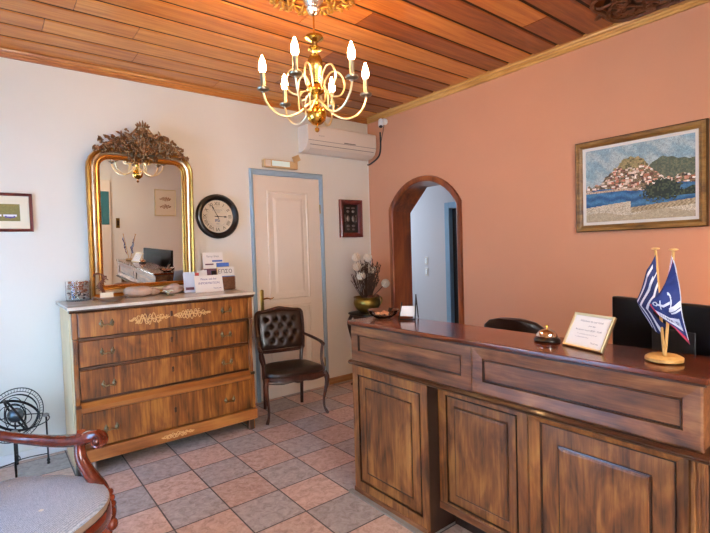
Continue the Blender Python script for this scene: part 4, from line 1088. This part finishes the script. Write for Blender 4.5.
# flag one hangs left-down from its pole: rows = v (top->bottom of the flag), columns = hoist->fly
cloth('flag', [[(-.022, -.004, .385), (-.045, -.016, .33), (-.085, -.012, .215), (-.052, .012, .12)],
               [(-.020, -.006, .345), (-.043, -.022, .28), (-.074, -.02, .20), (-.036, .014, .105)],
               [(-.017, -.006, .295), (-.030, -.028, .24), (-.055, -.026, .19), (-.018, .014, .092)],
               [(-.013, -.004, .235), (-.012, -.03, .205), (-.028, -.028, .17), (.008, .012, .125)]], 50, 45, greek, -.028, .075)
def hydra(u, v):
    # blue field, red border along the fly, pale lettered band, white bars and an anchor
    if u < .1: return REDC if int(u*40) % 2 else WHT
    if u > .94: return REDC
    if v > .95 and u > .6: return REDC
    if v < .04: return WHT
    if .79 < u < .90 and .25 < v < .97:
        a = (v-.25)*22
        if abs(u-.845) < .022 and (a % 1) < .5 and v < .9: return NAVY
        return WHT
    if abs(u-.66) < .045 and v < .5: return WHT
    if abs(u-.72) < .008 and v < .5: return WHT
    if abs(u-.55) < .016 and .45 < v < .84: return WHT      # shank
    if abs(v-.74) < .018 and abs(u-.55) < .07: return WHT   # stock
    q = math.hypot(u-.55, (v-.88)*.8)
    if .03 < q < .052: return WHT                            # ring
    q = math.hypot(u-.55, (v-.58)*.8)
    if .115 < q < .142 and v < .53: return WHT               # flukes
    return MID
cloth('flag', [[(.032, -.012, .385), (.052, -.02, .33), (.060, -.018, .22), (.079, -.006, .072)],
               [(.026, -.016, .345), (.036, -.026, .29), (.044, -.028, .2), (.066, -.012, .095)],
               [(.018, -.016, .30), (.006, -.03, .26), (.018, -.034, .185), (.045, -.02, .13)],
               [(.008, -.014, .27), (-.018, -.028, .235), (-.036, -.03, .21), (.004, -.024, .165)]], 90, 70, hydra, .021, -.075)

# monitor behind the counter
t = thing('monitor', 'wide black computer monitor standing behind the counter beside the flags', 'monitor', (-1.385, -3.66, .752), B-R(22))
MB().box(-.33, .33, -.02, .02, .14, .515).build('casing', M['monitor'], t, bevel=.008)
mb = MB(); rprof(mb, -.32, .32, .155, .522, [(0, -.022), (.002, -.021)], fill=True); 
MB().box(-.31, .31, .0205, .022, .17, .5).build('screen', M['screen'], t, smooth=False)
MB().box(-.1, .1, -.028, -.02, .2, .4).build('rear_cover', M['black_matt'], t, bevel=.006)
MB().box(-.03, .03, -.01, .01, .012, .14).build('stand_neck', M['black_matt'], t, bevel=.004)
MB().box(-.13, .13, -.09, .09, 0, .012).build('stand_foot', M['black_matt'], t, bevel=.004)
t = thing('telephone', 'white desk telephone on the work surface behind the counter', 'telephone', (-1.38, -3.22, .752), PI/2)
MB().loft([[(x_, a, b) for a, b in [(-.09, 0), (-.09, .02), (.09, .06), (.09, 0)]] for x_ in (-.1, .1)]).build('body', M['white_plastic'], t, smooth=False, bevel=.005)
MB().box(-.095, -.045, -.08, .1, .055, .08).build('handset', M['white_plastic'], t, bevel=.01)
# desk chair behind
t = thing('desk_chair', 'dark brown leather desk chair, only its curved top showing behind counter', 'chair', (-.62, -2.5, 0), R(100))
def sq(w, d_, z, e=.35, n=32, cy=0):
    return [(math.copysign(abs(math.cos(a))**e, math.cos(a))*w, cy+math.copysign(abs(math.sin(a))**e, math.sin(a))*d_, z) for a in [2*PI*k/n for k in range(n)]]
MB().loft([sq(.23, .22, .44), sq(.25, .24, .46), sq(.25, .24, .52), sq(.2, .19, .55)]).build('seat', M['leather'], t)
lo = []
for z, w in ((.58, .17), (.62, .2), (.75, .235), (.9, .235), (.98, .21), (1.02, .16), (1.04, .08)):
    lo.append([(x, .24+.18*(z-.5)+y*.9-(abs(x)/.25)**2*.05, z) for x, y, _ in sq(w, .045, 0, .6)])
MB().loft(lo).build('backrest', M['leather'], t)
for sx in (-1, 1): mb = MB(); stube(mb, [(sx*.18, .26, .5), (sx*.2, .29, .62)], .018); mb.build('back_post', M['chair_wood'], t)
for sx in (-1, 1):
    for sy in (-1, 1): mb = MB(); stube(mb, [(sx*.2, sy*.19, .45), (sx*.21, sy*.2, .2), (sx*.22, sy*.22, 0)], [.02, .017, .014]); mb.build('leg', M['chair_wood'], t)

# lamp on a stand by the salmon wall (just right of the picture, its glow is on the wall)
t = thing('table_lamp', 'lit parchment-shaded lamp on the cupboard behind the counter, at the right', 'lamp', (-.24, -3.82, .902))
MB().lathe([(.07, 0), (.07, .01), (.02, .025), (.035, .09), (.02, .17), (.008, .2)], 24).build('base', M['brass_old'], t)
MB().lathe([(.13, .2), (.085, .38)], 32, None, False, False).build('lamp_shade', M['shade'], t)
t = thing('cupboard', 'honey-coloured wooden cupboard against the salmon wall behind the counter', 'cupboard', (-.235, -4.02, 0), B)
MB().box(-.42, .42, -.19, .19, .0, .88).build('body', M['cab_wood'], t, smooth=False)
MB().box(-.44, .44, -.215, .2, .88, .9).build('top', M['cab_wood'], t, smooth=False, bevel=.004)
for s_ in (-1, 1):
    mb = MB(); a, b = (-.41, -.005) if s_ < 0 else (.005, .41); rprof(mb, a, b, .04, .86, [(0, .191), (0, .206), (.06, .206), (.066, .2)], fill=True); d = mb.build('door', M['cab_wood'], t, smooth=False)
    MB().sphere((s_*.04, -.215, .5), .012, 10, 8).build('knob', M['brass_old'], d)

# ================================================================== plant table, pot, dried flowers
pt = thing('plant_table', 'small dark pedestal table with curved legs behind the counter end', 'table', (-.345, -.345, 0))
MB().loft([sq(.185, .185, .806, .5), sq(.2, .2, .812, .5), sq(.2, .2, .826, .5), sq(.19, .19, .832, .5)]).build('table_top', M['black'], pt)
MB().loft([sq(.145, .145, .75, .4), sq(.155, .155, .806, .4)]).build('apron', M['chair_wood'], pt)
for sx in (-1, 1):
    for sy in (-1, 1):
        mb = MB(); stube(mb, [(sx*.14, sy*.14, .8), (sx*.165, sy*.165, .7), (sx*.14, sy*.14, .5), (sx*.12, sy*.12, .25), (sx*.14, sy*.14, .05), (sx*.16, sy*.16, 0.006)], [.02, .022, .014, .012, .013, .012]); mb.build('leg', M['chair_wood'], pt)
PX, PY = -.37, -.345
pot = thing('brass_pot', 'round aged brass pot on the small dark table in the corner', 'pot', (PX, PY, .833))
MB().lathe([(.065, 0), (.085, .006), (.125, .04), (.148, .085), (.152, .115), (.145, .14), (.138, .152), (.15, .168), (.153, .174), (.146, .176), (.13, .15), (.135, .09), (.1, .03), (0, .02)], 40, None, True, False).build('bowl', M['brass_old'], pot)
MB().lathe([(.13, .135), (.08, .15), (.0, .155)], 24, None, False, False).build('soil', M['twig'], pot)
mb = MB()
for k in range(2): mb.sphere((-.03+.09*k, -.09, .17), (.04, .03, .03), 12, 8)
mb.build('pod', M['twig_red'], pot)
mb = MB(); stube(mb, [(.145, -.04, .06), (.172, -.05, .11), (.167, -.05, .15), (.143, -.04, .165)], .007); mb.build('pot_handle', M['brass_old'], pot)
def protea(loc, label, lean, L):
    t = thing('dried_protea', label, 'dried flower', (PX+.25*lean[0]*0, PY, .99), group='dried cream flowers in the brass pot')
    tip = Vector((loc[0]-PX, loc[1]-PY, loc[2]-.99)); base = Vector((tip.x*.15, tip.y*.15-.02, 0))
    mb = MB(); stube(mb, [tuple(base), tuple(base.lerp(tip, .5)+Vector((tip.x*.05, 0, 0))), tuple(tip)], [.004, .0035, .003]); mb.build('stem', M['twig'], t)
    hd = MB(); ax = (tip-base).normalized(); q = ax.to_track_quat('Z', 'Y').to_matrix().to_4x4()
    T0 = Matrix.Translation(tip) @ q
    hd.lathe([(.01, -.014), (.026, .0), (.030, .02), (.022, .04), (.0, .046)], 16, T0)
    for ringi, (nn, rr_, z0, LL) in enumerate(((12, .036, .0, .058), (9, .027, .016, .058), (6, .015, .032, .05))):
        for k in range(nn):
            a = 2*PI*k/nn+ringi*.3
            vs = []
            for i in range(5):
                u = i/4; ww = .010*math.sin(PI*min(1, u*.85+.12)); rr2 = rr_+.012*math.sin(u*2.2)
                for s_ in (-1, 1):
                    vs.append((math.cos(a)*rr2-math.sin(a)*ww*s_, math.sin(a)*rr2+math.cos(a)*ww*s_, z0+LL*u))
            hd.add(vs, [(2*i, 2*i+1, 2*i+3, 2*i+2) for i in range(4)], T0)
    hd.build('flower_head', M['protea'], t, solid=.002)
for loc, lab in (((-.365, -.37, 1.41), 'cream dried flower head at the top middle of the brass pot'), ((-.51, -.36, 1.42), 'topmost cream dried flower head at the upper left of the brass pot'),
                 ((-.48, -.40, 1.215), 'cream dried flower lowest at the left over the brass pot'), ((-.315, -.37, 1.265), 'cream dried flower head at upper right of the pot'),
                 ((-.17, -.40, 1.12), 'cream dried flower drooping at the right over the pot rim'), ((-.52, -.38, 1.32), 'cream dried flower at far left, second from the top, in the pot')):
    protea(loc, lab, (0, 0), 1)
mb = MB(); r_ = random.Random(21)
for k in range(75):
    a = r_.uniform(0, 2*PI); sp = r_.uniform(.03, .23) ; hgt = r_.uniform(.18, .46)*(1-.5*sp)
    tip = (PX+sp*math.cos(a), PY+.7*sp*math.sin(a), 1.0+hgt)
    bs = (PX+.05*math.cos(a), PY+.05*math.sin(a), .985)
    if tip[0] > -.03: continue
    stube(mb, [bs, ((bs[0]+tip[0])/2-.01, (bs[1]+tip[1])/2, 1+hgt*.5), tip], [.003, .0025, .0015], 4, 5)
    for j in range(5):
        u = .6+.08*j; p = tuple(bs[i]+(tip[i]-bs[i])*u for i in range(3)); leafm(mb, p, PI/2+r_.uniform(-.9, .9), r_.uniform(.025, .05), .005, r_.uniform(-.5, .5))
o = tag(mb.build('dried_twigs', M['twig'], solid=.0012), 'spray of thin dark dried twigs and leaves in the brass pot', 'dried plants'); o['kind'] = 'stuff'

# ================================================================== chandelier
CX, CY = -2.124, -2.049
ch = thing('chandelier', 'six-armed brass chandelier with lit candle bulbs hanging from the plank ceiling', 'chandelier', (CX, CY, 0))
MB().lathe([(.0, 2.915), (.02, 2.925), (.04, 2.955), (.03, 2.97), (.055, 3.0), (.06, 3.04), (.05, 3.07)], 28, None, False, True, 1).build('canopy', M['chrome'], ch)
MB().tube([(0, 0, 2.79), (0, 0, 2.93)], .0055, 8).build('rod', M['brass'], ch)
MB().lathe([(.01, 2.812), (.05, 2.80), (.055, 2.785), (.03, 2.772), (.018, 2.765), (.016, 2.745), (.034, 2.735), (.04, 2.722), (.02, 2.712), (.014, 2.7)], 32).build('top_dish', M['brass_mid'], ch)
MB().lathe([(.014, 2.70), (.03, 2.685), (.042, 2.655), (.046, 2.63), (.036, 2.59), (.026, 2.555), (.022, 2.53), (.03, 2.522)], 20, flute=1).build('baluster', M['brass_mid'], ch)
MB().lathe([(.022, 2.524), (.045, 2.51), (.05, 2.495), (.052, 2.48), (.04, 2.465), (.022, 2.455), (.016, 2.43), (.022, 2.415), (.018, 2.4), (.028, 2.392)], 28).build('hub', M['brass'], ch)
MB().lathe([(.02, 2.394), (.035, 2.388), (.052, 2.368), (.06, 2.34), (.052, 2.31), (.03, 2.288), (.01, 2.28)], 32).build('ball', M['brass'], ch)
MB().lathe([(.006, 2.281), (.005, 2.268), (.013, 2.262), (.015, 2.252), (.01, 2.243), (.002, 2.238)], 18).build('finial', M['brass'], ch)
arm_angles = [156, 216, 276, 336, 36, 96]
for i, an in enumerate(arm_angles):
    T = Matrix.Rotation(R(an), 4, 'Z')
    mb = MB()
    stube(mb, [(.018, 0, 2.425), (.05, 0, 2.40), (.10, 0, 2.352), (.17, 0, 2.325), (.24, 0, 2.345), (.29, 0, 2.40), (.308, 0, 2.455)], .0062, 7, 8, T)
    stube(mb, [(.045, 0, 2.49), (.06, 0, 2.55), (.10, 0, 2.60), (.15, 0, 2.59), (.175, 0, 2.53), (.155, 0, 2.47), (.105, 0, 2.455), (.085, 0, 2.475)], .0055, 7, 8, T)
    stube(mb, [(.047, 0, 2.48), (.08, 0, 2.47), (.105, 0, 2.42), (.10, 0, 2.352)], .005, 6, 8, T)
    arm = mb.build('arm', M['brass_pale'], ch)
    T2 = T @ Matrix.Translation((.308, 0, 0))
    MB().lathe([(.008, 2.452), (.012, 2.462), (.034, 2.47), (.037, 2.478), (.033, 2.484), (.014, 2.488), (.013, 2.496)], 20, T2).build('drip_cup', M['pewter'], arm)
    MB().lathe([(.0125, 2.49), (.0135, 2.50), (.0135, 2.565), (.016, 2.57)], 16, T2).build('candle_sleeve', M['pewter'], arm)
    MB().lathe([(.011, 2.57), (.019, 2.585), (.0205, 2.605), (.016, 2.632), (.008, 2.655), (.003, 2.668)], 16, T2).build('bulb', M['bulb'], arm)

# ceiling rose: openwork rosette
rs = thing('ceiling_rose', 'openwork gilt ceiling rose around the top of the chandelier', 'ceiling rose', (CX, CY, H-.012))
mb = MB(); r_ = random.Random(4)
TX = Matrix.Rotation(PI/2, 4, 'X')     # leaf plane XZ -> XY facing down
TD = Matrix.Rotation(-PI/2, 4, 'X')
for rad, n, L in ((.08, 12, .07), (.14, 18, .07), (.2, 24, .07), (.25, 30, .06), (.285, 34, .045)):
    for k in range(n):
        a = 2*PI*k/n+r_.uniform(-.05, .05)
        leafm_T = TX
        sub = MB(); leafm(sub, (rad*math.cos(a), 0, rad*math.sin(a)), a+r_.choice([-1, 0, 1])*.9, L, .012, .15, .5)
        # rotate so the bulge faces down
        mb.add([(x, z, y) for x, y, z in sub.v], sub.f)
for rad in (.1, .17, .235): mb.tube([(rad*(1+.04*math.sin(8*a))*math.cos(a), rad*(1+.04*math.sin(8*a))*math.sin(a), -.006) for a in [2*PI*k/80 for k in range(80)]], .005, 6, closed=True)
for k in range(16):
    a = 2*PI*k/16; mb.tube([(.275*math.cos(a)+.024*math.cos(b_), .275*math.sin(a)+.024*math.sin(b_), -.008) for b_ in [2*PI*q/14 for q in range(14)]], .004, 5, closed=True)
mb.build('openwork', M['rose_gold'], rs, solid=.003)
MB().lathe([(.09, -.012), (.075, -.03), (.06, -.028)], 32, None, False, False).build('centre_ring', M['gilt'], rs, solid=.003)

# carved ornament on the ceiling near the salmon wall
orn = thing('ceiling_ornament', 'dark carved openwork ornament on the ceiling against the salmon wall', 'ceiling ornament', (-.36, -3.17, H-.014))
mb = MB(); r_ = random.Random(17)
for k in range(120):
    x, y = r_.uniform(-.24, .24), r_.uniform(-.26, .26)
    if abs(x)/.27+abs(y)/.32 > 1.25: continue
    sub = MB(); leafm(sub, (x, 0, y), r_.uniform(0, 6.28), r_.uniform(.05, .09), r_.uniform(.012, .02), .1, .5)
    mb.add([(a, c, b) for a, b, c in sub.v], sub.f)
mb.tube([(.25*math.cos(a)*(1-.12*math.cos(4*a)), .28*math.sin(a)*(1-.12*math.cos(4*a)), -.01) for a in [2*PI*k/60 for k in range(60)]], .012, 8, closed=True)
for k in range(6):
    a = 2*PI*k/6; mb.tube([(.12*math.cos(a)+.06*math.cos(b_)*(1-b_/14), .13*math.sin(a)+.06*math.sin(b_)*(1-b_/14), -.016) for b_ in [q*.5 for q in range(18)]], .007, 6)
mb.build('openwork', M['orn'], orn, solid=.006)
MB().loft([[(x*.9, y*.9, .008) for x, y in [(.2*math.cos(2*PI*k/32), .23*math.sin(2*PI*k/32)) for k in range(32)]], [(x, y, .013) for x, y in [(.2*math.cos(2*PI*k/32), .23*math.sin(2*PI*k/32)) for k in range(32)]]]).build('backplate', M['cw_side'], orn)

# ================================================================== far side of the room (seen in the mirror)
t = framed('framed_drawing', 'small framed drawing on pale wall, seen in the mirror', 'picture', (-.42, YF+.001, 2.02), PI, .44, .56, .02, M['brass_pale'])
MB().box(-.205, .205, -.008, -.003, -.265, .265).build('sheet', M['card_cream'], t, smooth=False)
mb = MB(); vine(mb, -.12, .12, .08, -.0095, .05, random.Random(8), 3, .003); vine(mb, -.12, .12, -.08, -.0095, .05, random.Random(9), 3, .003); mb.build('ink_lines', M['gilt_red'], t)
dl = struct(MB().box(-2.08, -1.50, YF+.03, YF+.07, .01, 2.42).build('door_4', M['paint_white'], smooth=False, bevel=.004))
MB().box(-1.70, -1.53, YF+.0705, YF+.076, 1.55, 2.2).build('door_pane', M['teal'], dl, smooth=False)
t = thing('light_switch', 'double switch plate on the pale wall, seen in the mirror', 'light switch', (-1.36, YF+.001, 1.58), PI)
MB().box(-.035, .035, -.012, 0, -.1, .1).build('plate', M['brass_old'], t, bevel=.004)
MB().box(-.015, .015, -.02, -.0125, -.05, .05).build('rocker', M['black_matt'], t, bevel=.003)

# ================================================================== lights
def area(name, loc, rot, sx, sy, e, c):
    l = bpy.data.lights.new(name, 'AREA'); l.shape = 'RECTANGLE'; l.size = sx; l.size_y = sy; l.energy = e; l.color = c
    o = bpy.data.objects.new(name, l); col.objects.link(o); o.location = loc; o.rotation_euler = rot; return o
area('left_window_daylight', (XL-.25, (WX0+WX1)/2, 1.17), (0, R(-90), 0), 1.8, 1.75, 150, (.27, .57, 1.0))
area('entrance_daylight', ((DX0+DX1)/2, YF-.25, 1.4), (R(90), 0, 0), 1.75, 1.95, 240, (.90, .94, 1.0))
area('hall_daylight', (.8, 1.3, 2.0), (R(-90), 0, 0),   .8, 1.6, 14, (.76, .85, 1.0))
area('rear_warm_fill', (-2.2, -4.9, H-.06), (0, 0, 0), .5, .5, 50, (1.0, .88, .75))  # added warm fill lamp without a fitting, brightens the unseen rear

w = bpy.data.worlds.new('sky'); sc.world = w; w.use_nodes = True
bg = w.node_tree.nodes['Background']; bg.inputs['Color'].default_value = (.75, .87, 1, 1); bg.inputs['Strength'].default_value = 1.0

# ================================================================== camera
cam = bpy.data.cameras.new('camera'); co = bpy.data.objects.new('camera', cam); col.objects.link(co)
yaw, pit, rol, f = .6669, -.0357, -.0305, 468.53
F = Vector((math.sin(yaw)*math.cos(pit), math.cos(yaw)*math.cos(pit), math.sin(pit))); Rr = Vector((math.cos(yaw), -math.sin(yaw), 0)); Uu = Rr.cross(F)
R2 = math.cos(rol)*Rr+math.sin(rol)*Uu; U2 = -math.sin(rol)*Rr+math.cos(rol)*Uu
mw = Matrix(((R2.x, U2.x, -F.x, -3.707), (R2.y, U2.y, -F.y, -4.3826), (R2.z, U2.z, -F.z, 1.5349), (0, 0, 0, 1)))
co.matrix_world = mw
cam.sensor_width = 36; cam.lens = f*36/710; cam.clip_start = .05
sc.camera = co
sc.view_settings.view_transform = 'Standard'; sc.view_settings.look = 'None'; sc.view_settings.gamma = 1; sc.view_settings.exposure = 0.0
sc.view_settings.use_curve_mapping = False
